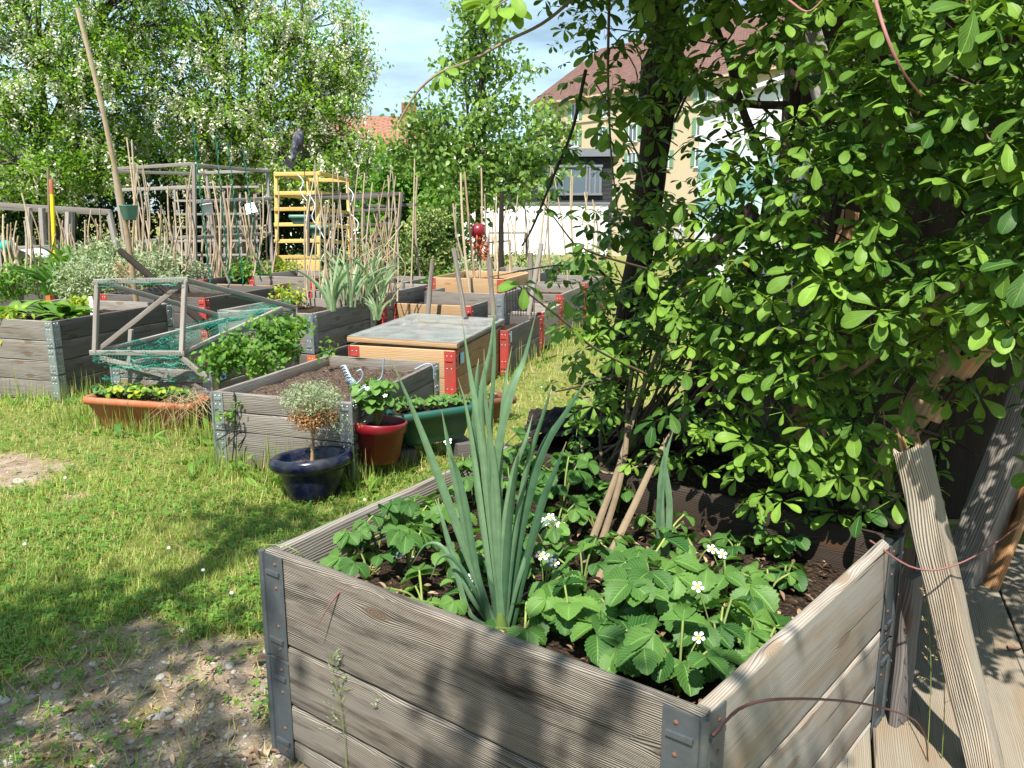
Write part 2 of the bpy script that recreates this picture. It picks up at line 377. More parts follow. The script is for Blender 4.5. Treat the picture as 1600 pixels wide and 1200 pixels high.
m_hero = wood('hero_weathered_board', (0.015, 0.0125, 0.010), (0.275, 0.243, 0.203), brown=(0.16, 0.10, 0.06), brownamt=0.35, line=0.0043, contrast=2.8, bump=0.003, stain=0.9, kn=0.72)
m_silver = wood('silvered_board', (0.10, 0.09, 0.08), (0.365, 0.335, 0.295), brown=(0.24, 0.16, 0.09), brownamt=0.7, line=0.005, contrast=0.4, bump=0.0012, stain=0.35)
m_grey = wood('grey_board', (0.06, 0.054, 0.048), (0.285, 0.26, 0.23), brown=(0.2, 0.12, 0.065), brownamt=0.45, line=0.009, contrast=1.6, stain=0.4)
m_darkw = wood('dark_board', (0.03, 0.027, 0.026), (0.15, 0.135, 0.125), brown=(0.12, 0.07, 0.04), brownamt=0.3, line=0.007)
m_black = wood('shade_dark_board', (0.012, 0.009, 0.007), (0.06, 0.045, 0.035), brown=(0.1, 0.05, 0.025), brownamt=0.5)  # near-black boards: shade behind and under things put into the base colour
m_brown = wood('brown_board', (0.10, 0.062, 0.036), (0.36, 0.235, 0.14), brown=(0.25, 0.13, 0.06), brownamt=0.6, line=0.01, contrast=0.6)
m_fresh = wood('fresh_board', (0.27, 0.17, 0.09), (0.45, 0.305, 0.175), brown=(0.3, 0.17, 0.07), brownamt=0.4, line=0.012, contrast=0.3, crack=0)
m_yellow = wood('yellow_batten', (0.52, 0.32, 0.09), (0.72, 0.49, 0.17), brown=(0.35, 0.2, 0.06), brownamt=0.3, line=0.012, contrast=0.3, crack=0, knots=False)
m_batten = wood('grey_batten', (0.10, 0.09, 0.083), (0.37, 0.34, 0.31), brown=(0.24, 0.16, 0.11), brownamt=0.4, line=0.006, contrast=0.5, knots=False)
m_post = wood('broken_post_wood', (0.045, 0.037, 0.029), (0.40, 0.345, 0.27), brown=(0.22, 0.14, 0.08), brownamt=0.4, line=0.0052, contrast=2.6, knots=False, bump=0.003, stain=0.6)
m_beam = wood('orange_beam_wood', (0.15, 0.075, 0.03), (0.42, 0.25, 0.125), brown=(0.3, 0.13, 0.04), brownamt=0.7, line=0.008, contrast=0.7, knots=True)
m_log = wood('peeled_log_wood', (0.28, 0.16, 0.085), (0.5, 0.34, 0.21), brown=(0.3, 0.16, 0.08), brownamt=0.4, line=0.02, contrast=0.2, knots=False, crack=0)
m_deck = wood('pale_deck_board', (0.12, 0.1, 0.075), (0.28, 0.245, 0.19), brown=(0.26, 0.18, 0.1), brownamt=0.5, line=0.005, contrast=0.2, knots=False, stain=0.35)
m_bark = wood('dark_bark', (0.008, 0.006, 0.005), (0.045, 0.035, 0.026), brownamt=0.2, line=0.012, knots=False, bump=0.006)
m_treebark = wood('tree_bark', (0.03, 0.025, 0.02), (0.17, 0.145, 0.12), brownamt=0.2, line=0.03, knots=False, bump=0.01)
m_bamboo = tinted('bamboo_cane', (0.27, 0.17, 0.095), (0.56, 0.45, 0.3), 0.5)
m_cane = tinted('dry_stick', (0.17, 0.12, 0.085), (0.48, 0.39, 0.28), 0.8)
m_steel = plain('galvanised_steel', (0.36, 0.40, 0.42), 0.42, 0.5, 0.75, 0.3, 30, 0.15, (0.2, 0.2, 0.2), 0.4)
m_steeld = plain('dull_steel', (0.10, 0.118, 0.13), 0.5, 0.5, 0.55, 0.35, 25, 0.2, (0.2, 0.19, 0.17), 0.4)
m_rust = plain('rusty_rivet', (0.16, 0.08, 0.05), 0.8, 0.2, 0.2, 0.4, 80)
m_redbr = plain('red_painted_steel', (0.36, 0.045, 0.035), 0.6, 0.3, 0, 0.3, 22, 0, (0.16, 0.07, 0.045), 0.75)
m_orbr = plain('orange_painted_steel', (0.5, 0.11, 0.03), 0.5, 0.4, 0, 0.25, 18)
m_rivet = plain('zinc_rivet', (0.6, 0.6, 0.6), 0.4, 0.5, 0.6)
m_blue = plain('blue_sticker', (0.28, 0.52, 0.72), 0.5, 0.3, 0, 0.2, 40)
m_soil = soilm('dark_soil', (0.016, 0.010, 0.007), (0.10, 0.068, 0.046))
m_soilE = soilm('crumbly_compost', (0.035, 0.022, 0.015), (0.22, 0.155, 0.115), 45)
m_lump = soilm('charred_lump', (0.004, 0.004, 0.004), (0.05, 0.046, 0.042), 22)
m_mulch = tinted('leaf_litter', (0.11, 0.055, 0.03), (0.42, 0.29, 0.18), 0.8)
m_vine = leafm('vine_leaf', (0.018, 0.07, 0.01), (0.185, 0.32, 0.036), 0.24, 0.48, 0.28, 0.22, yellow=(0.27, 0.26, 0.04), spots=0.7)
m_straw = leafm('strawberry_leaf', (0.02, 0.08, 0.017), (0.13, 0.255, 0.05), 0.32, 0.5, 0.3, 0.42)
m_leek = leafm('leek_blade', (0.03, 0.085, 0.04), (0.16, 0.26, 0.14), 0.22, 0.42, 0.35, streak=0.6)
m_leekd = leafm('garden_leek', (0.1, 0.19, 0.08), (0.33, 0.42, 0.25), 0.3, 0.45, 0.3)
m_green = leafm('leafy_green', (0.035, 0.13, 0.02), (0.17, 0.30, 0.04), 0.35, 0.5, 0.3, 0.25)
m_lime = leafm('lime_leaf', (0.15, 0.27, 0.025), (0.42, 0.46, 0.05), 0.35, 0.5, 0.3, 0.2)
m_silverleaf = leafm('silver_leaf', (0.16, 0.22, 0.12), (0.42, 0.46, 0.30), 0.3, 0.6, 0.2)
m_drystem = tinted('dry_plant', (0.26, 0.15, 0.07), (0.6, 0.5, 0.3), 0.8, trans=0.2)
m_locust = leafm('locust_leaf', (0.05, 0.14, 0.014), (0.25, 0.40, 0.04), 0.45, 0.5, 0.3)
m_locustf = tinted('locust_blossom', (0.55, 0.55, 0.36), (0.88, 0.87, 0.72), 0.7, trans=0.35)
m_poplar = leafm('poplar_leaf', (0.05, 0.13, 0.02), (0.25, 0.37, 0.08), 0.38, 0.3, 0.55)
m_laurel = leafm('laurel_leaf', (0.03, 0.11, 0.012), (0.15, 0.32, 0.03), 0.35, 0.35, 0.45)
m_varieg = leafm('pale_shrub_leaf', (0.04, 0.10, 0.02), (0.34, 0.40, 0.12), 0.3, 0.45, 0.3)
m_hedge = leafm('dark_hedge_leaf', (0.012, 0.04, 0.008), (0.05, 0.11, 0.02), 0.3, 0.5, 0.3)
m_grass = leafm('grass_blade', (0.10, 0.19, 0.03), (0.40, 0.46, 0.115), 0.42, 0.5, 0.25, yellow=(0.5, 0.42, 0.19))
m_stem = tinted('green_stem', (0.10, 0.17, 0.04), (0.30, 0.34, 0.10), 0.5, trans=0.15)
m_vstem = tinted('vine_stem', (0.028, 0.018, 0.011), (0.36, 0.27, 0.17), 0.8)  # dark end of the range carries shade inside the vine
m_purple = tinted('purple_shoot', (0.07, 0.035, 0.035), (0.26, 0.11, 0.10), 0.5)
m_petal = plain('white_petal', (0.86, 0.86, 0.84), 0.6, 0.2, 0, 0.04)
m_pollen = plain('yellow_pollen', (0.75, 0.5, 0.03), 0.8, 0.1)
m_terra = plain('terracotta_plastic', (0.42, 0.12, 0.05), 0.5, 0.3, 0, 0.2, 9, 0, (0.34, 0.22, 0.15), 0.6)
m_terrad = plain('brown_plastic', (0.16, 0.06, 0.035), 0.45, 0.4, 0, 0.2, 8)
m_bluepot = plain('blue_glaze', (0.003, 0.006, 0.026), 0.22, 0.35, 0, 0.5, 9, 0, (0.09, 0.09, 0.09), 0.55)
m_redpot = plain('red_plastic', (0.185, 0.006, 0.013), 0.36, 0.5, 0, 0.2, 10, 0, (0.13, 0.035, 0.035), 0.5)
m_greenpot = plain('green_plastic', (0.02, 0.085, 0.065), 0.3, 0.5, 0, 0.2, 10)
m_sage = plain('sage_plastic', (0.13, 0.26, 0.2), 0.5, 0.3, 0, 0.15, 10)
m_white = plain('white_plastic', (0.82, 0.83, 0.84), 0.45, 0.4, 0, 0.04)
m_wire = plain('black_wire', (0.02, 0.02, 0.022), 0.5, 0.4, 0.3)
m_spiral = plain('pale_spiral_wire', (0.42, 0.52, 0.62), 0.35, 0.5, 0.5)
m_gstake = plain('green_stake', (0.012, 0.12, 0.07), 0.45, 0.4)
m_ystake = plain('yellow_pole', (0.8, 0.6, 0.02), 0.5, 0.3, 0, 0.1, 10, 0, (0.3, 0.15, 0.06), 0.3)
m_teal = plain('teal_cloth', (0.02, 0.32, 0.25), 0.6, 0.3)
m_render = plain('ochre_render', (0.47, 0.385, 0.265), 0.9, 0.1, 0, 0.06, 0.5)
m_whitewall = plain('white_render', (0.82, 0.82, 0.80), 0.9, 0.1, 0, 0.06, 1.0, 0, (0.6, 0.6, 0.56), 0.4)
m_char = wood('charcoal_cladding', (0.014, 0.014, 0.016), (0.045, 0.045, 0.05), brownamt=0, line=0.14, knots=False, crack=0)
m_glass = plain('window_glass', (0.10, 0.13, 0.16), 0.08, 0.6, 0, 0.1, 2)
m_shut = plain('green_shutter', (0.16, 0.29, 0.18), 0.6, 0.3)
m_wframe = plain('white_frame', (0.75, 0.75, 0.73), 0.5, 0.3, 0, 0.03)
m_flat = plain('flat_roof_edge', (0.16, 0.17, 0.19), 0.6, 0.3)
def tilem(name, c0, c1):
    k = NM(name); uv = k.attr('uvm', 1)
    b = k.n('TexBrick', {'Vector': uv, 'Color1': (*c0, 1), 'Color2': (*c1, 1), 'Mortar': (c0[0] * .45, c0[1] * .45, c0[2] * .45, 1), 'Scale': 1.0,
                         'Mortar Size': 0.03, 'Brick Width': 0.36, 'Row Height': 0.28}, out=None)
    c = k.mix(0.5, b.outputs[0], k.ramp(k.noise(k.pos(), 0.9, 5), [(0.3, c0), (0.7, c1)]))
    return k.finish(c, 0.85, 0.15, b.outputs[1], -0.03)
m_tile = tilem('brown_roof_tile', (0.125, 0.068, 0.056), (0.185, 0.105, 0.088))
m_tiler = tilem('red_roof_tile', (0.24, 0.115, 0.075), (0.33, 0.165, 0.11))
def muralm():
    k = NM('painted_mural_wall'); uv = k.attr('uvm', 1); sp = k.n('SeparateXYZ', {0: uv}, out=None)
    u, v = sp.outputs[0], sp.outputs[1]
    n1 = k.noise(k.xyz(k.math('MULTIPLY', u, 0.5), v), 0.8, 2)
    w = k.math('ADD', k.math('ADD', v, k.math('MULTIPLY', u, -0.28)), k.math('MULTIPLY', n1, 1.3))
    st = k.math('MULTIPLY_ADD', k.math('SINE', k.math('MULTIPLY', w, 8.5)), 0.5, 0.5)
    c = k.ramp(st, [(0.0, (0.17, 0.34, 0.33)), (0.35, (0.33, 0.5, 0.48)), (0.65, (0.5, 0.66, 0.64)), (1.0, (0.6, 0.7, 0.68))])
    low = k.n('MapRange', {0: w, 1: 1.55, 2: 1.65}); c = k.mix(low, (0.78, 0.8, 0.82), c)
    edge = k.math('ADD', v, k.math('MULTIPLY', k.noise(k.xyz(u, 0.0), 1.7, 4), 0.5))
    top = k.n('MapRange', {0: edge, 1: 2.6, 2: 2.66}); c = k.mix(top, c, (0.83, 0.83, 0.81))
    g = k.noise(k.pos(), 3.0, 6); c = k.n('HueSaturation', {'Color': c, 'Value': k.math('MULTIPLY_ADD', g, 0.3, 0.85)})
    return k.finish(c, 0.9, 0.1)
m_mural = muralm()
def groundm():
    k = NM('lawn_ground'); p = k.pos(); d = k.attr('tint', 2)
    n1 = k.noise(p, 9.0, 6, 0.7); n2 = k.noise(p, 70.0, 5, 0.7)
    gr = k.ramp(k.math('ADD', k.math('MULTIPLY', n1, 0.5), k.math('MULTIPLY', n2, 0.5)), [(0.32, (0.09, 0.1, 0.025)), (0.5, (0.2, 0.2, 0.055)), (0.66, (0.34, 0.29, 0.13))])
    n3 = k.noise(p, 120.0, 5, 0.75)
    dr = k.ramp(k.math('ADD', k.math('MULTIPLY', n1, 0.45), k.math('MULTIPLY', n3, 0.55)), [(0.3, (0.12, 0.075, 0.05)), (0.5, (0.33, 0.245, 0.175)), (0.66, (0.56, 0.46, 0.36))])
    moss = k.n('MapRange', {0: k.noise(p, 5.0, 4), 1: 0.56, 2: 0.66, 3: 0.0, 4: 0.7}); dr = k.mix(moss, dr, (0.23, 0.185, 0.03))
    c = k.mix(d, gr, dr)
    return k.finish(c, 0.95, 0.1, k.math('ADD', k.math('MULTIPLY', n2, 0.8), n3), 0.012, 0.9)
m_ground = groundm()
def pebblem():
    k = NM('pebble'); c = k.ramp(k.attr('tint', 2), [(0, (0.15, 0.115, 0.085)), (0.6, (0.29, 0.255, 0.21)), (1, (0.47, 0.43, 0.37))])
    c = k.n('HueSaturation', {'Color': c, 'Value': k.math('MULTIPLY_ADD', k.noise(k.pos(), 120.0, 4), 0.6, 0.7)})
    return k.finish(c, 0.85, 0.2)
m_pebble = pebblem()
def netm():
    k = NM('green_net'); uv = k.attr('uvm', 1)
    sp = k.n('SeparateXYZ', {0: uv}, out=None)
    w = k.noise(uv, 9.0, 2)
    a = k.math('ABSOLUTE', k.math('SINE', k.math('MULTIPLY_ADD', w, 2.0, k.math('MULTIPLY', sp.outputs[0], 165.0))))
    b = k.math('ABSOLUTE', k.math('SINE', k.math('MULTIPLY_ADD', w, 2.0, k.math('MULTIPLY', sp.outputs[1], 165.0))))
    al = k.math('MULTIPLY', k.math('GREATER_THAN', k.math('MAXIMUM', k.math('SUBTRACT', 1.0, a), k.math('SUBTRACT', 1.0, b)), 0.86), 0.9)
    return k.finish((0.02, 0.22, 0.15), 0.5, 0.3, alpha=al)
m_net = netm()
def perspm():
    k = NM('clear_sheet'); fr = k.noise(k.pos(), 6.0, 4)
    return k.finish((0.42, 0.44, 0.42), 0.32, 0.4, alpha=k.n('MapRange', {0: fr, 1: 0.3, 2: 0.7, 3: 0.2, 4: 0.5}))
m_sheet = perspm()
# ------------------------------------------------------------------ ground
def dirt(x, y):
    x = np.asarray(x, float); y = np.asarray(y, float)
    n = fbm(x * 2.3, y * 2.3, 4, 4) - 0.5
    b1 = smooth((3.0 + 0.2 * (x + 1) - y) / 0.9) * smooth((0.1 - x) / 0.3)
    b2 = np.exp(-((x + 3.0) / 0.55) ** 2 - ((y - 4.25) / 0.5) ** 2)
    b3 = 0.42 * np.exp(-((x - 0.45) / 0.3) ** 2 - ((y - 6.6) / 1.2) ** 2)
    b4 = 0.55 * np.exp(-((x + 0.95) / 0.5) ** 2 - ((y - 2.95) / 0.45) ** 2)
    return smooth((np.maximum.reduce([b1, b2, b3, b4]) * 1.05 + n * 1.5 - 0.38) / 0.4)
def gz(x, y):
    x = np.asarray(x, float); y = np.asarray(y, float)
    near = np.exp(-((y - 3) / 5) ** 2)
    return near * (0.035 * (fbm(x * 1.3, y * 1.3, 9) - 0.5) + 0.010 * (vnoise(x * 9, y * 9, 2) - 0.5) * dirt(x, y))
gx = np.unique(np.concatenate([np.linspace(-150, -6, 24), np.linspace(-6, -3, 40), np.linspace(-3, 2, 150), np.linspace(2, 150, 26)]))
gy = np.unique(np.concatenate([np.linspace(-30, 0.5, 10), np.linspace(0.5, 5, 150), np.linspace(5, 12, 60), np.linspace(12, 260, 26)]))
X, Y = np.meshgrid(gx, gy); b = MB()
b.add(np.stack([X, Y, gz(X, Y)], -1).reshape(-1, 3), grid_faces(len(gy), len(gx)), np.stack([X, Y], -1).reshape(-1, 2), dirt(X, Y).ravel())
tag(b.build('ground', m_ground), None, None, kind='structure')

# ------------------------------------------------------------------ buildings
def quad(mb, a, b_, c, d, t=0.5, uvs=None):
    a, b_, c, d = [np.asarray(q, float) for q in (a, b_, c, d)]
    w = np.linalg.norm(b_ - a); h = np.linalg.norm(d - a)
    mb.add([a, b_, c, d], np.array([[0, 1, 2, 3]]), uvs if uvs is not None else [(0, 0), (w, 0), (w, h), (0, h)], t, smooth=False)
def win(th, org, ux, nrm, u, z, w, h, shutters=True, fm_=None):
    """window in a wall: frame boxes, recessed pane, two shutters"""
    ax = np.array([ux, nrm, V(0, 0, 1)]); c = org + ux * u + V(0, 0, z)
    f = MB()
    for sx in (-1, 1): boxm(f, c + ux * sx * (w / 2 - .04) + nrm * .03, (.08, .1, h), ax)
    for sz in (-1, 1): boxm(f, c + V(0, 0, sz * (h / 2 + .04)) + nrm * .03, (w + .06, .12, .08), ax)
    boxm(f, c + nrm * .02, (.07, .08, h), ax)
    fr = f.build('window', fm_ or m_wframe, th)
    p = MB(); boxm(p, c + nrm * .0, (w - .16, .05, h - .002), ax); p.build('pane', m_glass, fr)
    if fm_: return
    sl_ = MB(); boxm(sl_, c + nrm * .08 - V(0, 0, h / 2 + .12), (w + .3, .2, .07), ax); sl_.build('sill', m_wframe, fr)
    if shutters:
        for sx in (-1, 1):
            s2 = MB(); cs = c + ux * sx * (w / 2 + .32)
            boxm(s2, cs + nrm * .05, (.5, .05, h), ax)
            for q in range(9): boxm(s2, cs + nrm * .085 + V(0, 0, -h / 2 + h * (q + .5) / 9), (.4, .02, h / 9 * .6), ax)
            s2.build('shutter', m_shut, fr)
# ochre apartment block
a0 = V(2.9, 105.4, 0); a1 = V(26.7, 74.7, 0)
ux = unit(a1 - a0); nr = unit(V(ux[1], -ux[0], 0)); LL = np.linalg.norm(a1 - a0)
ap = thing('apartment_building', 'ochre rendered apartment block with green shutters and brown tiled roof behind the vine', 'building', a0)
eave = 13.8; b = MB(); dp = 13.0
P = [a0, a1, a1 - nr * dp, a0 - nr * dp]
for i in range(4):
    p, q = P[i], P[(i + 1) % 4]; quad(b, p, q, q + V(0, 0, eave), p + V(0, 0, eave))
b.build('wall', m_render, ap)
b = MB(); ov = 0.8; rh = 6.6; inn = 4.5
Q = [a0 - ux * ov + nr * ov, a1 + ux * ov + nr * ov, a1 + ux * ov - nr * (dp + ov), a0 - ux * ov - nr * (dp + ov)]
R_ = [a0 + ux * inn - nr * 6.5, a1 - ux * 4.0 - nr * 6.5]
up = lambda p, z: p + V(0, 0, z)
quad(b, up(Q[0], eave), up(Q[1], eave), up(R_[1], eave + rh), up(R_[0], eave + rh), uvs=[(0, 0), (LL, 0), (LL - 4, 7), (4, 7)])
quad(b, up(Q[2], eave), up(Q[3], eave), up(R_[0], eave + rh), up(R_[1], eave + rh), uvs=[(0, 0), (LL, 0), (LL - 4, 7), (4, 7)])
for p, q, r in ((Q[1], Q[2], R_[1]), (Q[3], Q[0], R_[0])):
    b.add([up(p, eave), up(q, eave), up(r, eave + rh)], np.array([[0, 1, 2]]), [(0, 0), (11, 0), (5, 7)], smooth=False)
rf = b.build('roof', m_tile, ap)
b = MB(); quad(b, up(Q[3], eave - .02), up(Q[2], eave - .02), up(Q[1], eave - .02), up(Q[0], eave - .02)); 
boxm(b, (up(Q[0], eave - .1) + up(Q[1], eave - .1)) / 2, (LL + 1.4, .12, .2), [ux, nr, (0, 0, 1)])
b.build('eave', m_render, ap)
for fr_, hh in ((0.3, 1.8), (0.62, 1.8), (0.86, 2.2)):
    b = MB(); c0 = R_[0] + (R_[1] - R_[0]) * fr_ + V(0, 0, eave + rh - .1)
    boxm(b, c0 + V(0, 0, hh / 2), (1.2, .9, hh), [ux, nr, (0, 0, 1)]); boxm(b, c0 + V(0, 0, hh + .06), (1.4, 1.1, .2), [ux, nr, (0, 0, 1)])
    for s_ in (-.2, .2): boxm(b, c0 + ux * s_ + V(0, 0, hh + .3), (.22, .22, .36), [ux, nr, (0, 0, 1)])
    b.build('chimney', m_tiler, rf)
for u in np.arange(2.6, LL - 1, 4.7):
    for z in (12.35, 9.4, 6.4): win(ap, a0 + nr * .02, ux, nr, u, z, 1.25, 1.75)
b = MB()
for z in (11.2,): boxm(b, (a0 + a1) / 2 + V(0, 0, z) + nr * .06, (LL, .16, .22), [ux, nr, (0, 0, 1)])
b.build('string_course', m_render, ap)
# distant house on the left of the poplar
def simple_house(name, label, c, w, d, h, rh, ang, wm, rm, winz=()):
    th = thing(name, label, 'house', c); ca, sa = cos(ang), sin(ang); ux = V(ca, sa, 0); nr = V(sa, -ca, 0); c = np.asarray(c, float)
    b = MB(); boxm(b, c + V(0, 0, h / 2), (w, d, h), [ux, nr, (0, 0, 1)]); b.build('wall', wm, th)
    b = MB(); e = .5
    A = [c + ux * sx * (w / 2 + e) + nr * sy * (d / 2 + e) + V(0, 0, h + .02) for sx, sy in ((-1, 1), (1, 1), (1, -1), (-1, -1))]
    r0, r1 = c - ux * (w / 2 - 2) + V(0, 0, h + rh), c + ux * (w / 2 - 2) + V(0, 0, h + rh)
    quad(b, A[0], A[1], r1, r0, uvs=[(0, 0), (w, 0), (w - 2, 6), (2, 6)]); quad(b, A[2], A[3], r0, r1, uvs=[(0, 0), (w, 0), (w - 2, 6), (2, 6)])
    for p, q, r in ((A[1], A[2], r1), (A[3], A[0], r0)): b.add([p, q, r], np.array([[0, 1, 2]]), [(0, 0), (8, 0), (4, 5)], smooth=False)
    quad(b, A[3], A[2], A[1], A[0])
    rf = b.build('roof', rm, th)
    b = MB(); boxm(b, c + ux * w * .2 + V(0, 0, h + rh), (.6, .5, 1.0), [ux, nr, (0, 0, 1)]); b.build('chimney', m_tiler, rf)
    for u in np.linspace(-w / 2 + 1.5, w / 2 - 1.5, 4):
        for z in winz: win(th, c + nr * (d / 2 + .02), ux, nr, u, z, .9, 1.3)
simple_house('townhouse', 'pale townhouse with a red tiled roof showing between the locust and the poplar', (-10.5, 60, 0), 13, 9, 4.9, 2.0, 0.05, m_render, m_tile, (4.2, 1.6))
simple_house('white_house', 'white low house with a red roof half hidden behind the poplar crown', (-5.6, 34, 0), 7.5, 6, 3.5, 1.5, 0.12, m_whitewall, m_tiler, (2.5,))
# charcoal clad annexe
an = thing('annexe', 'charcoal clad flat roofed annexe with dark windows in front of the ochre block', 'building', (0, 31, 0))
c = V(-0.1, 31.5, 0); w_, d_, h_ = 7.6, 5.0, 3.12
uxa = unit(V(1, -0.1, 0)); nra = V(uxa[1], -uxa[0], 0)
b = MB(); boxm(b, c + V(0, 0, h_ / 2), (w_, d_, h_), [uxa, nra, (0, 0, 1)]); b.build('wall', m_char, an)
b = MB(); boxm(b, c + V(0, 0, h_ + .13), (w_ + .5, d_ + .5, .26), [uxa, nra, (0, 0, 1)]); b.build('roof', m_flat, an)
for u, ww in ((2.1, 1.7), (3.2, .45), (-2.2, 1.2)): win(an, c + nra * (d_ / 2 + .02), uxa, nra, u, 2.35, ww, .85, False, m_flat)
# white garden wall
b = MB()
p0 = V(-1.95, 26.2, 0); p1 = V(2.95, 25.6, 0); uxw = unit(p1 - p0); nrw = V(uxw[1], -uxw[0], 0)
boxm(b, (p0 + p1) / 2 + V(0, 0, .76), (np.linalg.norm(p1 - p0), .22, 1.52), [uxw, nrw, (0, 0, 1)])
gw = thing('garden_wall', 'bright white rendered wall in front of the charcoal annexe', 'wall', (p0 + p1) / 2)
b.build('wall_body', m_whitewall, gw)
b = MB(); boxm(b, (p0 + p1) / 2 + V(0, 0, 1.56), (np.linalg.norm(p1 - p0) + .1, .3, .07), [uxw, nrw, (0, 0, 1)]); b.build('coping', m_flat, gw)
# ochre low wall with pale painted scrawl, right of it
th = thing('painted_low_wall', 'low ochre wall with pale and blue painted scrawls beside the white wall', 'wall', (4.1, 25, 0))
b = MB(); boxm(b, V(4.1, 25, .7), (2.2, .2, 1.4)); b.build('wall_body', m_render, th)
b = MB()
for q in range(9):
    x = 3.2 + q * .22
    tube(b, bez([V(x, 24.88, .45), V(x + .1, 24.88, .75 + .1 * (q % 3)), V(x + .18, 24.88, .5), V(x + .3, 24.88, .72)], 8), .028, 4, 0.5)
b.build('scrawl', m_spiral, th)
for z in (1.1, 1.28):
    b = MB(); boxm(b, V(4.0, 24.8, z), (2.4, .06, .05)); b.build('rail', m_darkw, th)
# mural building, right
mb_ = thing('mural_building', 'white building side painted with a teal wave mural behind the vine', 'building', (5, 14, 0))
q0 = V(3.15, 14.3, 0); q1 = V(4.55, 11.2, 0); uxm = unit(q1 - q0); nrm_ = V(uxm[1], -uxm[0], 0)
hA, hB = 3.05, 3.35; b = MB(); lm = np.linalg.norm(q1 - q0)
quad(b, q0, q1, up(q1, hB), up(q0, hA), uvs=[(0, 0), (lm, 0), (lm, hB), (0, hA)])
q2, q3 = q1 + V(6, 1.5, 0), q0 + V(6, 3, 0)
quad(b, q1, q2, up(q2, hB), up(q1, hB)); quad(b, q2, q3, up(q3, hA), up(q2, hB)); quad(b, q3, q0, up(q0, hA), up(q3, hA))
quad(b, up(q0, hA), up(q1, hB), up(q2, hB), up(q3, hA))
b.build('painted_wall', m_mural, mb_)
b = MB(); boxm(b, (q1 + q0) / 2 + V(0, 0, (hA + hB) / 2 + .03) , (lm + .1, .2, .06), [unit(up(q1, hB) - up(q0, hA)), nrm_, np.cross(unit(up(q1, hB) - up(q0, hA)), nrm_)]); b.build('coping', m_whitewall, mb_)

# ------------------------------------------------------------------ trees and hedges
def foliage_pts(lobes, nper, bias=0.45):
    out = []; own = []
    for i, (c, r, w) in enumerate(lobes):
        n = int(nper * w); d = rand_unit(n); rr = rng.random(n) ** bias
        out.append(np.asarray(c) + d * rr[:, None] * np.asarray(r)); own += [i] * n
    return np.concatenate(out), np.array(own)
def crown_mesh(K, nleaf, sig, tpl, size, tilt_=0.55, droop=0.3, tint=None, zs=0.6, tspread=0.22):
    n = len(K) * nleaf; kk = np.repeat(np.arange(len(K)), nleaf)
    pos = K[kk] + rng.normal(0, 1, (n, 3)) * sig * V(1, 1, zs)
    d = rand_unit(n); d[:, 2] -= droop; d = unit(d)
    upv = unit(V(0, 0, 1) + rng.normal(0, tilt_, (n, 3)) + 0.35 * SUN_AZ)
    kt = rng.random(len(K)) * 0.5 + 0.15 if tint is None else tint
    t = np.clip(kt[kk] + rng.normal(0, tspread, n), 0, 0.85)
    b = MB(); inst(b, tpl, pos, frames(d, upv), size * rng.uniform(.7, 1.25, n), t); return b
def tree(name, label, cat, base, fork, rt, lobes, nper, nleaf, sig, tpl, size, lm, bark, group=None, flowers=0, branch=0.3, tilt_=0.55, droop=0.3, bias=0.45, zs=.6, stems=1):
    base = np.asarray(base, float); th = thing(name, label, cat, base, group)
    K, own = foliage_pts(lobes, nper, bias); K = K[K[:, 2] > 0.15]; own = own[:len(K)]
    b = MB()
    for s_ in range(stems):
        o = rng.normal(0, .12 * (stems > 1), 3) * V(1, 1, 0)
        tube(b, bez([base + o, base * .5 + np.asarray(fork) * .5 + rng.normal(0, rt * .6, 3) * V(1, 1, 0) + o * 3, np.asarray(fork) + o * 6], 10), np.linspace(rt, rt * .6, 10), 9)
    for (c, r, w) in lobes:
        c = np.asarray(c); tube(b, bez([fork, (np.asarray(fork) + c) / 2 + rng.normal(0, .15, 3) * rt * 4, c, c + V(0, 0, r[2] * .6)], 10), np.linspace(rt * .55, rt * .1, 10), 6)
    cs = np.array([l[0] for l in lobes], float)
    for i in rng.choice(len(K), int(len(K) * branch), replace=False):
        j = np.argmin(np.linalg.norm(cs - K[i], axis=1)); c = cs[j]
        st = np.asarray(fork) + (c - fork) * rng.uniform(.5, 1.0)
        tube(b, bez([st, (st + K[i]) / 2 + V(0, 0, .1) + rng.normal(0, .08, 3), K[i]], 5), np.linspace(rt * .16, rt * .03, 5), 4, cap=False)
    b.build('trunk', bark, th)
    crown_mesh(K, nleaf, sig, tpl, size, tilt_, droop, zs=zs).build('crown', lm, th)
    if flowers:
        ff = K[rng.random(len(K)) < flowers]; kk = np.repeat(np.arange(len(ff)), 4); n0 = len(kk)
        top = ff[kk] + rng.normal(0, 1, (n0, 3)) * sig * .8
        m = 16; pos = np.repeat(top, m, 0); q = np.tile(np.linspace(0, 1, m), n0)
        pos = pos + np.stack([rng.normal(0, .04, len(q)) * (1.2 - q), rng.normal(0, .04, len(q)) * (1.2 - q), -q * .24], 1)
        b = MB(); inst(b, DIAMOND, pos, frames(rand_unit(len(q)) * V(1, 1, .4) - V(0, 0, .5), rand_unit(len(q))), .08 * rng.uniform(.7, 1.2, len(q)), rng.random(len(q)))
        b.build('blossom', m_locustf, th)
    return th
def lob(px, py, Y, rx, rz, ry=None, w=1.0):
    """lobe measured in the photo: centre pixel, depth, half sizes in pixels"""
    k = Y / FPX; return (D(px, py, Y), V(rx * k, (ry if ry else rx) * k, rz * k), w)
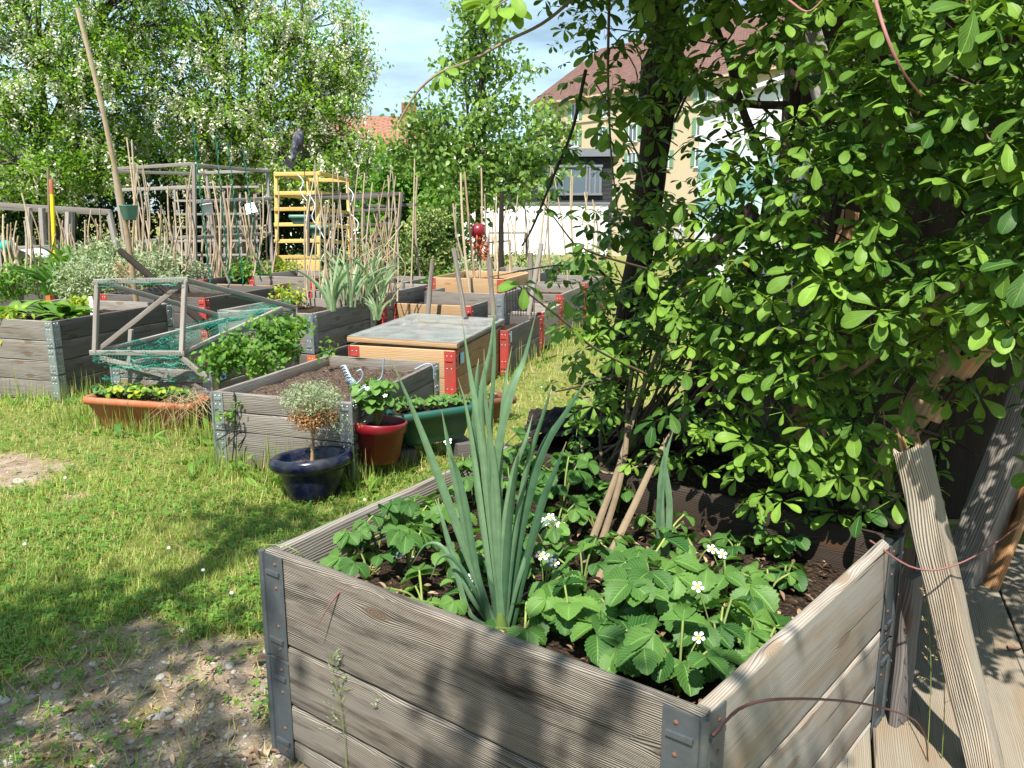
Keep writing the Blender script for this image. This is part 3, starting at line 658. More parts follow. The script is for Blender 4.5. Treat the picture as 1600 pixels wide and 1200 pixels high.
tree('locust_tree', 'tall locust tree in white blossom behind the grey and yellow trellises', 'tree', V(-6.6, 20, 0), V(-6.4, 20, 3.2), .17,
     [lob(330, 70, 19.5, 110, 95), lob(470, 40, 19.3, 100, 90), lob(420, 160, 19, 120, 80, w=1.3), lob(520, 170, 19, 60, 60, w=.6), lob(540, 100, 19.4, 45, 60, w=.5), lob(300, 180, 19.6, 90, 70),
      lob(480, 260, 18.8, 90, 50, w=.8), lob(370, -60, 20, 160, 110, w=1.2), lob(560, 235, 18.8, 45, 35, w=.3), lob(350, 265, 19.6, 80, 40, w=.5)], 88, 42, .185, DIAMOND, .10, m_locust, m_treebark, 'blossoming locust trees', flowers=.55, branch=.6, stems=3)
tree('locust_tree', 'wide locust tree in white blossom filling the upper left corner', 'tree', V(-10.6, 19, 0), V(-10.4, 19, 3.0), .2,
     [lob(60, 60, 18.5, 120, 90, w=1.2), lob(170, 130, 18.3, 90, 80), lob(30, 180, 18, 110, 80), lob(140, 230, 18, 90, 55), lob(210, 40, 19, 90, 80), lob(20, -60, 19, 170, 110), lob(-90, 120, 18.6, 110, 150),
      lob(60, 275, 17.4, 110, 45), lob(200, -60, 19, 130, 90)], 88, 42, .185, DIAMOND, .10, m_locust, m_treebark, 'blossoming locust trees', flowers=.4, branch=.6, stems=2)
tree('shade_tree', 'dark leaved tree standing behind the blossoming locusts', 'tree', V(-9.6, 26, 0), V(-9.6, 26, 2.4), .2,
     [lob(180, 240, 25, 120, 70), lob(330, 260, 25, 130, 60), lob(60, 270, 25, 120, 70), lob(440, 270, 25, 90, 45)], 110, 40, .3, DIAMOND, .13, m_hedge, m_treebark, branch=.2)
tree('poplar_tree', 'slender upright poplar with glossy leaves in the middle of the gardens', 'tree', D(742, 455, 13.5) * V(1, 1, 0), D(745, 250, 13.5), .06,
     [lob(755, 20, 13.5, 48, 60, w=.8), lob(750, 110, 13.5, 78, 60, w=1.1), lob(725, 90, 13.6, 40, 40, w=.3), lob(760, 190, 13.4, 95, 50, w=1.2), lob(690, 225, 13.3, 70, 55, w=.9), lob(745, 265, 13.2, 90, 45, w=1.0),
      lob(825, 245, 13.3, 75, 55, w=.9), lob(765, -60, 13.6, 30, 50, w=.4), lob(870, 200, 13.4, 35, 35, w=.3), lob(735, 315, 13.1, 80, 36, w=.55), lob(810, 300, 13.0, 60, 34, w=.4), lob(660, 195, 13.4, 45, 40, w=.45), lob(625, 235, 13.6, 35, 35, w=.25)], 78, 16, .115, OVAL, .09, m_poplar, m_treebark, branch=.35, tilt_=.9, droop=.5, bias=.6)
tree('laurel_bush', 'bright green laurel bush left of the poplar', 'bush', D(650, 430, 16) * V(1, 1, 0), D(655, 360, 16), .06,
     [lob(625, 285, 15.6, 42, 40), lob(672, 270, 16, 55, 42), lob(690, 320, 15.5, 50, 40), lob(620, 345, 16, 50, 50), lob(700, 385, 15.8, 40, 60)], 70, 22, .13, OVAL, .12, m_laurel, m_treebark, tilt_=.7)
tree('variegated_shrub', 'rounded pale edged shrub beside the tall yellow cane', 'bush', D(658, 470, 10.6) * V(1, 1, 0), D(658, 425, 10.6), .03,
     [lob(655, 385, 10.6, 52, 48, w=1.4), lob(675, 350, 10.6, 32, 26, w=.6), lob(640, 425, 10.5, 45, 30), lob(690, 410, 10.7, 28, 38, w=.6)], 90, 20, .05, OVAL, .045, m_varieg, m_treebark, tilt_=.8)
def hedge(name, label, p0, p1, h, dpt, n, size, mat, cat='hedge'):
    p0, p1 = np.asarray(p0, float), np.asarray(p1, float)
    th = thing(name, label, cat, (p0 + p1) / 2); K = p0 + (p1 - p0) * rng.random(n)[:, None]
    K[:, 1] += rng.uniform(-dpt, dpt, n); K[:, 2] = rng.random(n) ** .8 * h * (0.75 + .5 * vnoise(K[:, 0] * 1.2, K[:, 0] * 0, 3))
    crown_mesh(K, 26, .16, DIAMOND, size, .7, .2).build('foliage', mat, th)
    b = MB()
    for i in range(0, n, 14): tube(b, [K[i] * V(1, 1, 0), K[i]], .02, 4, cap=False)
    b.build('stem', m_treebark, th)
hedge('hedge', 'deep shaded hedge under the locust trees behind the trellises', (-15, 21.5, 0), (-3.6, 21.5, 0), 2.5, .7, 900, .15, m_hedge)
hedge('hedge', 'leafy green hedge between the shrub and the white wall', (-3.4, 18.5, 0), (-1.7, 18.5, 0), 1.9, .4, 170, .12, m_laurel)
# pale palings at the back on the left
th = thing('paling_fence', 'pale broken palings in the deep shade below the locusts', 'fence', (-10, 18.6, 0))
for i, x in enumerate(np.arange(-12.6, -7.2, .17)):
    if rng.random() < .25: continue
    b = MB(); plank(b, V(x, 18.6, 0), V(x + rng.normal(0, .02), 18.6, rng.uniform(.55, .85)), V(1, 0, 0), .11, .02); b.build('paling', m_batten, th)
b = MB(); plank(b, V(-12.7, 18.64, .45), V(-7.1, 18.64, .42), V(0, 0, 1), .07, .03); b.build('rail', m_batten, th)
# the leafy tree whose branches hang over the photographer
tree('overhanging_tree', 'leafy tree beside the path whose branches dapple the near ground with shade', 'tree', V(-2.6, -2.3, 0), V(-2.3, -1.9, 2.6), .14,
     [(V(-2.35, -.45, 4.6), V(.75, .5, .5), .8), (V(-2.3, -1.2, 5.2), V(.7, .6, .5), .5), (V(-1.75, -1.05, 4.5), V(.55, .4, .4), .25), (V(-3.1, -.8, 5.0), V(.7, .6, .5), .7), (V(-.52, -.48, 3.4), V(.14, .16, .14), .1), (V(-.75, -.95, 3.7), V(.16, .16, .14), .1), (V(.1, -.6, 3.6), V(.2, .15, .14), .1),
      (V(-2.0, .25, 5.1), V(.4, .2, .2), .22)],
     56, 18, .12, OVAL, .085, m_poplar, m_treebark, branch=.3)
# ------------------------------------------------------------------ raised beds (pallet collars)
def soil_patch(P, z, amp=.02, n=26, seed=0, mound=0.0):
    P = [np.asarray(p, float)[:2] for p in P]; s, t = np.meshgrid(np.linspace(0, 1, n), np.linspace(0, 1, n))
    xy = ((1 - s) * (1 - t))[..., None] * P[0] + (s * (1 - t))[..., None] * P[1] + (s * t)[..., None] * P[2] + ((1 - s) * t)[..., None] * P[3]
    h = z + amp * 2 * (fbm(xy[..., 0] * 14, xy[..., 1] * 14, seed, 4) - .5) + amp * .8 * (vnoise(xy[..., 0] * 45, xy[..., 1] * 45, seed + 5) - .5)
    h = h + mound * np.sin(pi * s) * np.sin(pi * t)
    b = MB(); b.add(np.concatenate([xy, h[..., None]], -1).reshape(-1, 3), grid_faces(n, n)); return b
def raised_bed(label, P, z0, z1, nb, wm, bm, soilz, sm=None, t=.024, group='wooden pallet collar beds', panel_mats=None, heights=None, wear=.0015, seg=6, bw=.062, hero=False, tier=None, soilamp=.02, mound=0.0, name='raised_bed', tints=None, r=.004):
    P = [np.asarray(p, float) * V(1, 1, 0) for p in P]; cen = sum(P) / 4
    th = thing(name, label, 'raised bed', cen + V(0, 0, z0), group)
    hs = heights or [(z1 - z0) / nb] * nb
    dirs = [unit(P[(i + 1) % 4] - P[i]) for i in range(4)]
    outs = [unit(V(d[1], -d[0], 0)) for d in dirs]
    outs = [o if np.dot(o, (P[i] + P[(i + 1) % 4]) / 2 - cen) > 0 else -o for i, o in enumerate(outs)]
    for i in range(4):
        p, q = P[i], P[(i + 1) % 4]; ins = 0 if i % 2 == 0 else t + .001
        b = MB(); z = z1
        for j, h in enumerate(hs):
            a = p + dirs[i] * ins - outs[i] * t / 2; c_ = q - dirs[i] * ins - outs[i] * t / 2
            a = a + V(0, 0, z - h / 2); c_ = c_ + V(0, 0, z - h / 2)
            jit = outs[i] * rng.uniform(-.0015, .0015)
            plank(b, a + jit, c_ + jit, V(0, 0, 1), h - .004, t, r=r, seg=seg * (4 if hero else 1), wear=wear, tint=None if tints is None else tints[i])
            z -= h
        b.build('side_panel', (panel_mats or {}).get(i, wm), th)
    for i in range(4):                   # bracket at corner i: plates on panel i (start) and panel i-1 (end), knuckles between
        j = (i - 1) % 4; b = MB(); rv = MB(); n_t = tier or 1; hh = (z1 - z0) / n_t
        for k in range(n_t):
            zb = z0 + hh * k; zc = zb + hh / 2
            for dd, oo in ((dirs[i], outs[i]), (-dirs[j], outs[j])):
                c0 = P[i] + dd * (bw / 2 + .004) + oo * .0035 + V(0, 0, zc)
                plank(b, c0 - V(0, 0, hh / 2 - .006), c0 + V(0, 0, hh / 2 - .006), dd, bw, .004, r=.0015, seg=1)
                for zz in (.18, .82): boxm(b, P[i] + dd * (bw / 2 + .004) + oo * .008 + V(0, 0, zb + hh * zz), (bw * .72, .007, .010), [dd, oo, (0, 0, 1)])
                for zz in (.1, .32, .68, .9):
                    for sx in ((.3, .75) if not hero else (.68,)):
                        c1 = P[i] + dd * bw * sx + oo * .0055 + V(0, 0, zb + hh * zz)
                        lathe(rv, [(.0048, 0), (.0045, .0015), (.0025, .0028), (0, .003)], c1, 8, ax=[np.cross(oo, V(0, 0, 1)), V(0, 0, 1), oo])
            tube(b, [P[i] + (outs[i] + outs[j]) * .004 + V(0, 0, zb + .004), P[i] + (outs[i] + outs[j]) * .004 + V(0, 0, zb + hh - .004)], .0085, 8)
        br = b.build('corner_bracket', bm, th); rv.build('rivet', m_rust if hero else m_rivet, br)
    if sm is not None:
        Q = [P[i] + unit(cen - P[i]) * t * 1.2 for i in range(4)]
        soil_patch(Q, soilz, soilamp, 40 if hero else 26, int(rng.integers(99)), mound).build('soil', sm, th)
    return th
E1 = unit(V(0.807, -0.257, 0)); E2 = unit(V(0.315, 0.949, 0))      # common axes of the far beds
def bed_at(fr, wd, ln): fr = np.asarray(fr, float) * V(1, 1, 0); return [fr - E1 * wd, fr, fr + E2 * ln, fr - E1 * wd + E2 * ln]

# the near bed: corners left-front A, near N, right R, back L
ZR = .58; SZ = .455
A_, N_, R_c, L_ = [G(x, y, ZR) for x, y in ((412, 857), (1100, 1118), (1404, 836), (791, 692))]
bed0 = raised_bed('large weathered grey bed in front holding strawberries and a tall leek', [A_, N_, R_c, L_], 0.0, ZR, 4, m_hero, m_steeld, SZ, m_soil, t=.03,
           panel_mats={1: m_silver, 2: m_black, 3: m_grey}, heights=[.250, .165, .105, .06], wear=.0012, seg=6, bw=.07, hero=True, tier=2, name='raised_bed', soilamp=.02, tints=[.5, .62, .45, .55], r=.009)  # back panel near-black, its shade put into the colour
# bed E with bare compost
Ec = [G(332, 611, .44), G(548, 629, .44), G(683, 566, .44), G(513, 554, .44)]
raised_bed('low grey bed of bare crumbly compost behind the blue pot', Ec, 0.0, .44, 3, m_grey, m_steel, .37, m_soilE, tier=2, heights=[.11, .11, .205], mound=.05, soilamp=.03)
# bed B under the net frame
Bf = D(329, 581, 5.35); raised_bed('grey bed of leafy beans behind the orange planter', bed_at(Bf, .82, 1.0), 0, Bf[2], 4, m_grey, m_steel, .28, m_soil, tier=2)
# bed A at the left edge
Ac = D(80, 502, 5.947)
raised_bed('grey bed with leafy crops at the left edge of the lawn', [Ac - E1 * 1.2, Ac, Ac + E2 * 1.25, Ac - E1 * 1.2 + E2 * 1.25], 0, .608, 4, m_grey, m_steel, .52, m_soil, tier=3, panel_mats={1: m_darkw})  # right panel takes the darker board, its shaded side put into colour
raised_bed('dark grey bed hidden behind the leafy bed on the left', bed_at(Ac + E2 * 1.75 - E1 * .05, 1.2, 1.2), 0, .6, 4, m_darkw, m_redbr, .5, m_soil, tier=2)
# two tier bed D, bed behind it
Dc = G(487, 490, .62)
raised_bed('grey bed of shaggy leeks with a zinc upper and orange lower bracket', bed_at(Dc, .85, 1.0), .3, .62, 2, m_grey, m_steel, .54, m_soil, tier=1)
raised_bed('dark lower collar under the bed of shaggy leeks', bed_at(Dc + E1 * .02 - E2 * .02, .89, 1.04), 0, .298, 2, m_darkw, m_orbr, .2, m_soil, tier=1)
D2 = G(594, 470, .6)
raised_bed('grey bed with scratched planks behind the shaggy leeks', bed_at(D2 + E2 * .06, .8, 1.0), 0, .66, 4, m_grey, m_redbr, .52, m_soil, tier=2)
# cold frame F
Fc = G(710, 548, .42); Fback = G(787, 508, .42)
Fl = np.linalg.norm((Fback - Fc)[:2]); FP = [Fc - E1 * .84, Fc, Fback * V(1, 1, 1), Fback - E1 * .84]
cf = raised_bed('brown bed with red corner brackets under a clear cold frame lid', FP, 0, .42, 2, m_brown, m_redbr, .33, m_soil, tier=1, panel_mats={0: m_fresh}, bw=.075)
# the row to the right of the path
rp = V(-.045, 6.88, 0); rd = unit(V(.30, .955, 0)); rn = unit(V(-.955, .30, 0)); k = 0.0
for lab, ln, za, zb, wm_ in (('dark grey bed next behind the cold frame with a blue sticker', 1.12, 0, .40, m_darkw), ('whitish scratched bed in the row along the grass path', .78, .06, .42, m_silver),
                             ('mid grey bed between two red posts along the path', 1.2, .06, .52, m_grey), ('farthest grey bed of the row beside the vine', 1.1, 0, .54, m_grey)):
    a = rp + rd * (k + .02); P_ = [a + rn * .8, a, a + rd * (ln - .04), a + rd * (ln - .04) + rn * .8]
    raised_bed(lab, P_, za, zb, 2, wm_, m_redbr, zb - .1, m_soil, tier=1); k += ln
# beds in the middle distance
for lab, c_, wd, ln, zb, wm_, bm_, pm in (
    ('pale fresh plank bed behind the cold frame', G(735, 478, .55), .8, 1.0, .55, m_fresh, m_redbr, {1: m_grey}),
    ('grey bed with black hoops between fresh plank beds', G(765, 476, .62) + V(.1, .9, 0), .8, .9, .62, m_grey, m_steel, None),
    ('fresh plank bed with bright red brackets in the middle distance', G(785, 448, .7) + V(0, .6, 0), .8, 1.0, .72, m_fresh, m_redbr, None),
    ('grey planked bed under the big grey trellis', G(318, 446, .55), 1.1, 1.2, .62, m_darkw, m_redbr, None),
    ('brown planked bed right of the big grey trellis', G(422, 446, .55), 1.0, 1.0, .55, m_brown, m_redbr, None),
    ('grey bed at the foot of the yellow trellis', G(492, 436, .6), .9, 1.0, .62, m_grey, m_redbr, None),
    ('grey bed at the foot of the dark lattice cage', G(617, 446, .6), .9, 1.0, .62, m_grey, m_redbr, None),
    ('dark bed below the left pergola with tools leaning on it', G(75, 440, .5), 1.2, 1.2, .5, m_darkw, m_orbr, None),
    ('grey bed far along the path behind the row', G(845, 446, .6) + V(0, 1.6, 0), .8, 1.1, .6, m_grey, m_redbr, None)):
    raised_bed(lab, bed_at(c_, wd, ln), 0, zb, 3, wm_, bm_, zb - .08, m_soil, tier=1, panel_mats=pm, seg=2)
# ------------------------------------------------------------------ cold frame lid, stickers
th = thing('cold_frame_lid', 'clear sheet lid in a pale timber frame lying on the brown bed', 'lid', FP[0] + V(0, 0, .44), None)
lid = [p + V(0, 0, z) for p, z in zip([FP[0] - E1 * .02, FP[1] + E1 * .02, FP[2] + E1 * .01, FP[3] - E1 * .02], (.462, .455, .455, .50))]
lid = [p * V(1, 1, 0) + V(0, 0, z) for p, z in zip(lid, (.462, .452, .452, .47))]
for i in range(4):
    b = MB(); d = unit(lid[(i + 1) % 4] - lid[i]); n2 = np.cross(V(0, 0, 1), d)
    plank(b, lid[i] + n2 * .025 + d * (0.052 if i % 2 else 0), lid[(i + 1) % 4] + n2 * .025 - d * (0.052 if i % 2 else 0), n2, .05, .034, r=.003); b.build('frame_bar', m_fresh if i == 0 else m_grey, th)
b = MB(); q = [p + V(0, 0, .021) for p in lid]; b.add(q + [p + V(0, 0, .004) for p in q], np.array([[0, 1, 2, 3], [7, 6, 5, 4]]), None, smooth=False); b.build('sheet', m_sheet, th)
stk_i = 0
for px, py, z, lab in ((346, 585, 0, 'blue sticker on the bean bed beside its zinc bracket'),):
    pass
def sticker(c, ux, nr, w, h, lab):
    b = MB(); c = np.asarray(c, float); boxm(b, c + nr * .003, (w, .003, h), [ux, nr, (0, 0, 1)]); o = b.build('sticker', m_blue, None, c); tag(o, lab, 'sticker', 'blue stickers on the beds')
oE = unit(V(E2[1], -E2[0], 0))
sticker(Bf + E2 * .12 - V(0, 0, .045), E2, oE, .06, .06, 'blue sticker on the bean bed next to the compost bed')
sticker(Fc + E2 * .14 - V(0, 0, .075), E2, oE, .07, .08, 'blue sticker on the brown cold frame bed')
sticker(rp + rd * .1 + V(0, 0, .33), rd, -rn, .07, .09, 'blue sticker on the dark bed behind the cold frame')
sticker(Dc + E2 * .12 + E1 * .02 - V(0, 0, .39), E2, oE, .06, .08, 'blue sticker on the dark collar under the shaggy leeks')

# ------------------------------------------------------------------ pots and troughs
def pot(name, label, cat, base, prof, mat, soilz, soilr, ax=None, sm=None):
    th = thing(name, label, cat, base); b = MB(); lathe(b, prof, base, 48, ax=ax); b.build('body', mat, th)
    s = MB(); rr = np.linspace(0, soilr, 9); lathe(s, [(r_, soilz + .012 * (vnoise(i * 1.7, 3.3, 4) - .5) * 2 + .01 * (1 - r_ / soilr)) for i, r_ in enumerate(rr)], base, 40, ax=ax)
    s.build('soil', sm or m_soil, th); return th
pb = G(488, 782) * V(1, 1, 0) + V(0, .06, .0)
tb = tilt(radians(-5), radians(-4))
bp = pot('plant_pot', 'glossy dark blue glazed pot tilted on the grass with a dry topiary', 'plant pot', pb,
    [(0, .0), (.115, 0), (.125, .01), (.15, .09), (.165, .14), (.17, .15), (.19, .155), (.205, .172), (.207, .195), (.2, .212), (.185, .22), (.165, .216), (.158, .2), (.15, .12), (.0, .10)], m_bluepot, .165, .155, tb, m_soilE)
pr = D(592, 720, 4.2)
pot('plant_pot', 'red plastic pot of tall strawberry plants beside the blue pot', 'plant pot', pr,
    [(0, 0), (.095, 0), (.10, .012), (.103, .02), (.108, .022), (.132, .165), (.142, .168), (.147, .215), (.143, .222), (.134, .22), (.128, .16), (.0, .14)], m_redpot, .185, .13, tilt(radians(-3), radians(3)))
def trough(name, label, c, ux, Lb, Lt, Wb, Wt, h, mat, sz, rim=.018, pitch=0.0, sm=None):
    th = thing(name, label, 'planter', c); ux = unit(ux); uy = np.cross(V(0, 0, 1), ux); uz = V(0, 0, 1)
    R3 = np.array(Matrix.Rotation(pitch, 3, Vector(uy))); ux, uy, uz = R3 @ ux, R3 @ uy, R3 @ uz
    def ring(l, w, z, r=.03, n=5):
        pts = []
        for sx, sy, a0 in ((1, 1, 0), (-1, 1, 90), (-1, -1, 180), (1, -1, 270)):
            for a in np.linspace(0, 90, n):
                aa = radians(a0 + a); pts.append(c + ux * (sx * (l / 2 - r) + r * cos(aa)) + uy * (sy * (w / 2 - r) + r * sin(aa)) + uz * z)
        pts.append(pts[0]); return np.array(pts)
    rings = [ring(Lb * .02, Wb * .02, 0, .001), ring(Lb, Wb, 0), ring(Lb + .01, Wb + .01, .01), ring(Lt, Wt, h - .05), ring(Lt + rim * 2, Wt + rim * 2, h - .045), ring(Lt + rim * 2.5, Wt + rim * 2.5, h - .02), ring(Lt + rim * 2, Wt + rim * 2, h),
             ring(Lt - rim * .6, Wt - rim * .6, h), ring(Lt - rim, Wt - rim, h - .02), ring(Lb * .95, Wb * .9, .02), ring(Lb * .02, Wb * .02, .02, .001)]
    b = MB(); vs = np.concatenate(rings); b.add(vs, grid_faces(len(rings), len(rings[0]))); b.build('body', mat, th)
    k = sz / h; l2, w2 = Lb + (Lt - Lb) * k - .02, Wb + (Wt - Wb) * k - .02; n = 16
    s, t = np.meshgrid(np.linspace(-.5, .5, n * 2), np.linspace(-.5, .5, n)); zz = sz + .025 * (fbm(s * 22, t * 9, 3) - .5)
    b = MB(); b.add((c + (s * l2)[..., None] * ux + (t * w2)[..., None] * uy + zz[..., None] * uz).reshape(-1, 3), grid_faces(n, n * 2)); b.build('soil', sm or m_soil, th)
    return th, (ux, uy, uz)
oc = D(222, 663, 5.12) * V(1, 1, 0); oc = oc + V(0, .1, .0)
_, oax = trough('planter', 'long terracotta coloured trough of yellowing strawberries on the lawn', oc, unit(V(.99, -.14, 0)), .56, .72, .15, .23, .21, m_terra, .19, pitch=radians(2), sm=m_soilE)
b = MB()
for fx in (-.2, .0, .2): boxm(b, oc + oax[0] * fx - oax[1] * .085 + V(0, 0, .03), (.05, .03, .06), oax)
gc = D(676, 686, 4.55)
trough('planter', 'dark green trough of strawberries on a low support behind the red pot', gc, unit(V(.93, .36, 0)), .34, .46, .14, .22, .20, m_greenpot, .18, pitch=radians(-3))
for s_ in (-.17, .17):
    b = MB(); cc = gc + unit(V(.93, .36, 0)) * s_; boxm(b, V(cc[0], cc[1], gc[2] / 2 - .01), (.1, .2, gc[2] - .025), [unit(V(.93, .36, 0)), unit(V(-.36, .93, 0)), (0, 0, 1)])
    tag(b.build('block', m_darkw, None, cc * V(1, 1, 0)), 'dark block propping the %s end of the green trough above the grass' % ('red pot' if s_ < 0 else 'path'), 'support')
tc2 = D(748, 690, 5.3) * V(1, 1, 0)
trough('planter', 'small brown trough beside the cold frame bed at the path', tc2, unit(V(.75, .66, 0)), .34, .44, .14, .2, .19, m_terrad, .17, pitch=radians(4))

# ------------------------------------------------------------------ timber net frame, pole, canes
def bars(name, label, cat, segs, w, t, mat, part='bar', group=None, wear=0.0, loc=None):
    th = thing(name, label, cat, segs[0][0] if loc is None else loc, group)
    for a, c_ in segs:
        b = MB(); d = unit(np.asarray(c_) - a); u_ = V(0, 0, 1) if abs(d[2]) < .8 else E1
        plank(b, a, c_, u_, w, t, r=.003, seg=3, wear=wear); b.build(part, mat, th)
    return th
YF = 5.3
f1, f2, f3, f4 = D(152, 440, YF), D(289, 437, YF + .02), D(150, 606, YF - .03) * V(1, 1, 0) + V(0, 0, .48), D(284, 552, YF)
f3 = D(148, 551, YF)
b1, b2, b3, b4 = D(340, 492, 6.25), D(462, 481, 6.35), D(330, 500, 6.3), D(440, 482, 6.1)
fr = bars('net_frame', 'grey timber frame hung with green netting over the bean bed', 'frame',
     [(f1 - V(.02, 0, 0), f2 + V(.02, 0, 0)), (f3 - V(.03, 0, 0), f4 + V(.02, 0, 0)), (f1, f3), (f2, f4), (f3 + V(.02, .03, .02), f2 + V(-.02, .03, -.02)), (f2, b2), (f4, b4), (f4 + V(0, 0.02, -.035), b4 + V(0, .02, -.04)), (f1, b1), (f3, b1 + V(.05, 0, -.04)),
      (b1, b2), (f3 + V(.03, 0, -.03), D(262, 588, 5.35)), (f4 - V(0, 0, .03), D(322, 590, 5.3)), (b2, b2 - V(0, 0, .32)), (D(205, 515, 5.7), D(202, 575, 5.7)), (f3 + V(.05, 0, -.05), D(250, 592, 5.45))], .032, .024, m_batten, wear=.001)
def netsheet(P, n=22, sag=.03, cr_=1.0):
    s, t = np.meshgrid(np.linspace(0, 1, n), np.linspace(0, 1, n)); P = [np.asarray(p, float) for p in P]
    X_ = ((1 - s) * (1 - t))[..., None] * P[0] + (s * (1 - t))[..., None] * P[1] + (s * t)[..., None] * P[2] + ((1 - s) * t)[..., None] * P[3]
    X_ = X_ + V(0, 0, -1) * (sag * np.sin(pi * s) * np.sin(pi * t))[..., None] + (vnoise(s * 6, t * 6, 8) - .5)[..., None] * V(.05, .05, .04) * cr_ + (vnoise(s * 14, t * 14, 18) - .5)[..., None] * V(.03, .03, .05) * cr_
    w = np.linalg.norm(P[1] - P[0]); h = np.linalg.norm(P[3] - P[0])
    b = MB(); b.add(X_.reshape(-1, 3), grid_faces(n, n), np.stack([s * w, t * h], -1).reshape(-1, 2)); return b
netsheet([f3, f4, b4, b1], n=34, sag=.1, cr_=2.2).build('net', m_net, fr)
netsheet([f4, b4, b4 + V(0, 0, -.09), f4 + V(0, 0, -.09)], sag=.02).build('net', m_net, fr)
netsheet([f3, f4, f4 + V(0, 0, -.1), f3 + V(.05, 0, -.1)], sag=.04).build('net', m_net, fr)
for p_, q_ in ((f1, f2), (f3, f4), (f2, b2), (f4, b4)):
    netsheet([p_ + V(0, -.02, .022), q_ + V(0, -.02, .022), q_ + V(0, -.025, -.035), p_ + V(0, -.025, -.035)], n=20, sag=.0, cr_=.35).build('net', m_net, fr)
netsheet([D(300, 515, 5.8), D(360, 500, 6.0), D(470, 470, 6.4), D(400, 478, 6.3)], sag=.03).build('net', m_net, fr)
netsheet([D(160, 590, 5.32), D(320, 588, 5.3), D(330, 575, 5.55), D(190, 560, 5.5)], sag=.05).build('net', m_net, fr)
b = MB(); tube(b, bez([D(188, 392, 6.9), D(250, 445, 6.5), D(326, 512, 6.1)], 10), np.linspace(.027, .03, 10), 10, .3)
tag(b.build('pole', m_bark, None, D(326, 512, 6.1)), 'thick dark pole lying slanted through the net frame', 'pole')
def bamboo(name, label, a, c_, r, tint, group=None, mat=None, bend=.01, cat='cane'):
    a, c_ = np.asarray(a, float), np.asarray(c_, float); n = 26; L_n = np.linalg.norm(c_ - a)
    t = np.linspace(0, 1, n); P = a + (c_ - a) * t[:, None] + (np.sin(pi * t) * bend)[:, None] * V(1, .4, 0) * rng.choice([-1, 1])
    rad = np.linspace(r, r * .62, n) * np.where(np.arange(n) % 4 == 0, 1.16, 1.0)
    b = MB(); tube(b, P, rad, 7, np.clip(tint + np.linspace(-.35, .35, n).repeat(8)[:n * 8] * 1.0, 0, 1) if False else tint)
    o = b.build(name, mat or m_bamboo, None, a); tag(o, label, cat, group); return o
bp_t = bez([D(215, 486, 7.6), D(196, 350, 7.45), D(160, 170, 7.2), D(121, 12, 7.0)], 30)
b = MB(); rad = np.linspace(.027, .017, 30) * np.where(np.arange(30) % 4 == 0, 1.13, 1.0); n8 = 9
tube(b, bp_t, rad, 8, np.repeat(np.linspace(.15, .95, 30), n8), cap=False); tag(b.build('bamboo_pole', m_bamboo, None, bp_t[0]), 'long leaning bamboo pole reaching from the left bed into the locust', 'pole')
# canes, one object each
def cane_set(label, group, items, r=.007, mat=None, name='cane', tints=(.3, .9)):
    for (x0, y0, x1, y1, Y_) in items:
        a = D(x0, y0, Y_); c_ = D(x1, y1, Y_ + rng.uniform(-.15, .15))
        if len(items) > 1: pass
        bamboo(name, label, a, c_, r * rng.uniform(1.0, 1.6), rng.uniform(*tints), group, mat or (m_cane if rng.random() < .6 else m_bamboo), rng.uniform(0, .06))
cane_set('thin dry cane among the leeks in front of the yellow trellis', 'canes among the leeks', [(548, 480, 540, 268, 7.0), (556, 478, 560, 262, 7.2), (567, 480, 582, 285, 7.0), (575, 478, 612, 258, 7.3), (520, 485, 508, 320, 6.8), (530, 482, 533, 300, 7.1), (585, 478, 620, 330, 7.2), (594, 470, 575, 380, 6.9),
   (538, 480, 545, 340, 7), (560, 480, 548, 380, 6.9), (600, 470, 583, 360, 7.3), (512, 480, 520, 262, 7.4), (604, 462, 625, 300, 7.6), (478, 480, 476, 330, 7.2), (490, 480, 492, 250, 7.6), (575, 470, 570, 270, 7.5), (540, 470, 527, 266, 7.6), (500, 470, 503, 300, 7.7)], .006)
cane_set('tall pale straight cane standing beside the variegated shrub', None, [(642, 458, 648, 248, 8.8)], .009, m_bamboo)
cane_set('reddish bare stake floating high right of the tall pale cane', None, [(658, 450, 652, 275, 10.0)], .012, m_cane)
cane_set('thin cane in the bed left of the big grey trellis', 'canes left of the grey trellis', [(232, 415, 222, 265, 9.5), (238, 420, 212, 300, 9.5), (252, 412, 246, 330, 9.3), (246, 418, 252, 320, 9.3), (262, 415, 272, 345, 9.2), (270, 415, 258, 340, 9.4), (225, 420, 206, 218, 9.8), (216, 420, 198, 215, 9.9), (285, 420, 276, 300, 9.4), (210, 400, 210, 255, 10),
   (278, 418, 262, 290, 9.6), (240, 420, 228, 345, 9.2), (205, 418, 213, 270, 9.7)], .009)
cane_set('cane bundled upright inside the big grey trellis', 'canes inside the grey trellis', [(340, 440, 332, 282, 10), (346, 445, 345, 280, 10), (352, 440, 348, 300, 10.1), (335, 440, 322, 290, 10.1), (356, 445, 355, 310, 10), (362, 452, 331, 350, 9.8), (415, 425, 372, 345, 10), (398, 430, 396, 340, 10.4), (380, 440, 384, 300, 10.4), (328, 440, 318, 340, 10.2)], .012)
cane_set('short cane stuck in the shaded beds below the left pergola', 'canes below the left pergola', [(22, 420, 12, 350, 10.5), (30, 420, 17, 348, 10.5), (40, 420, 38, 345, 10.4), (36, 430, 26, 345, 10.3), (60, 420, 48, 330, 10.6), (95, 425, 88, 330, 11), (104, 420, 98, 355, 10.8), (133, 410, 133, 344, 10.6), (158, 405, 141, 335, 10.6), (48, 425, 34, 302, 10.8), (12, 428, 5, 335, 10),
   (125, 408, 110, 350, 11), (150, 400, 152, 350, 11.3)], .010)
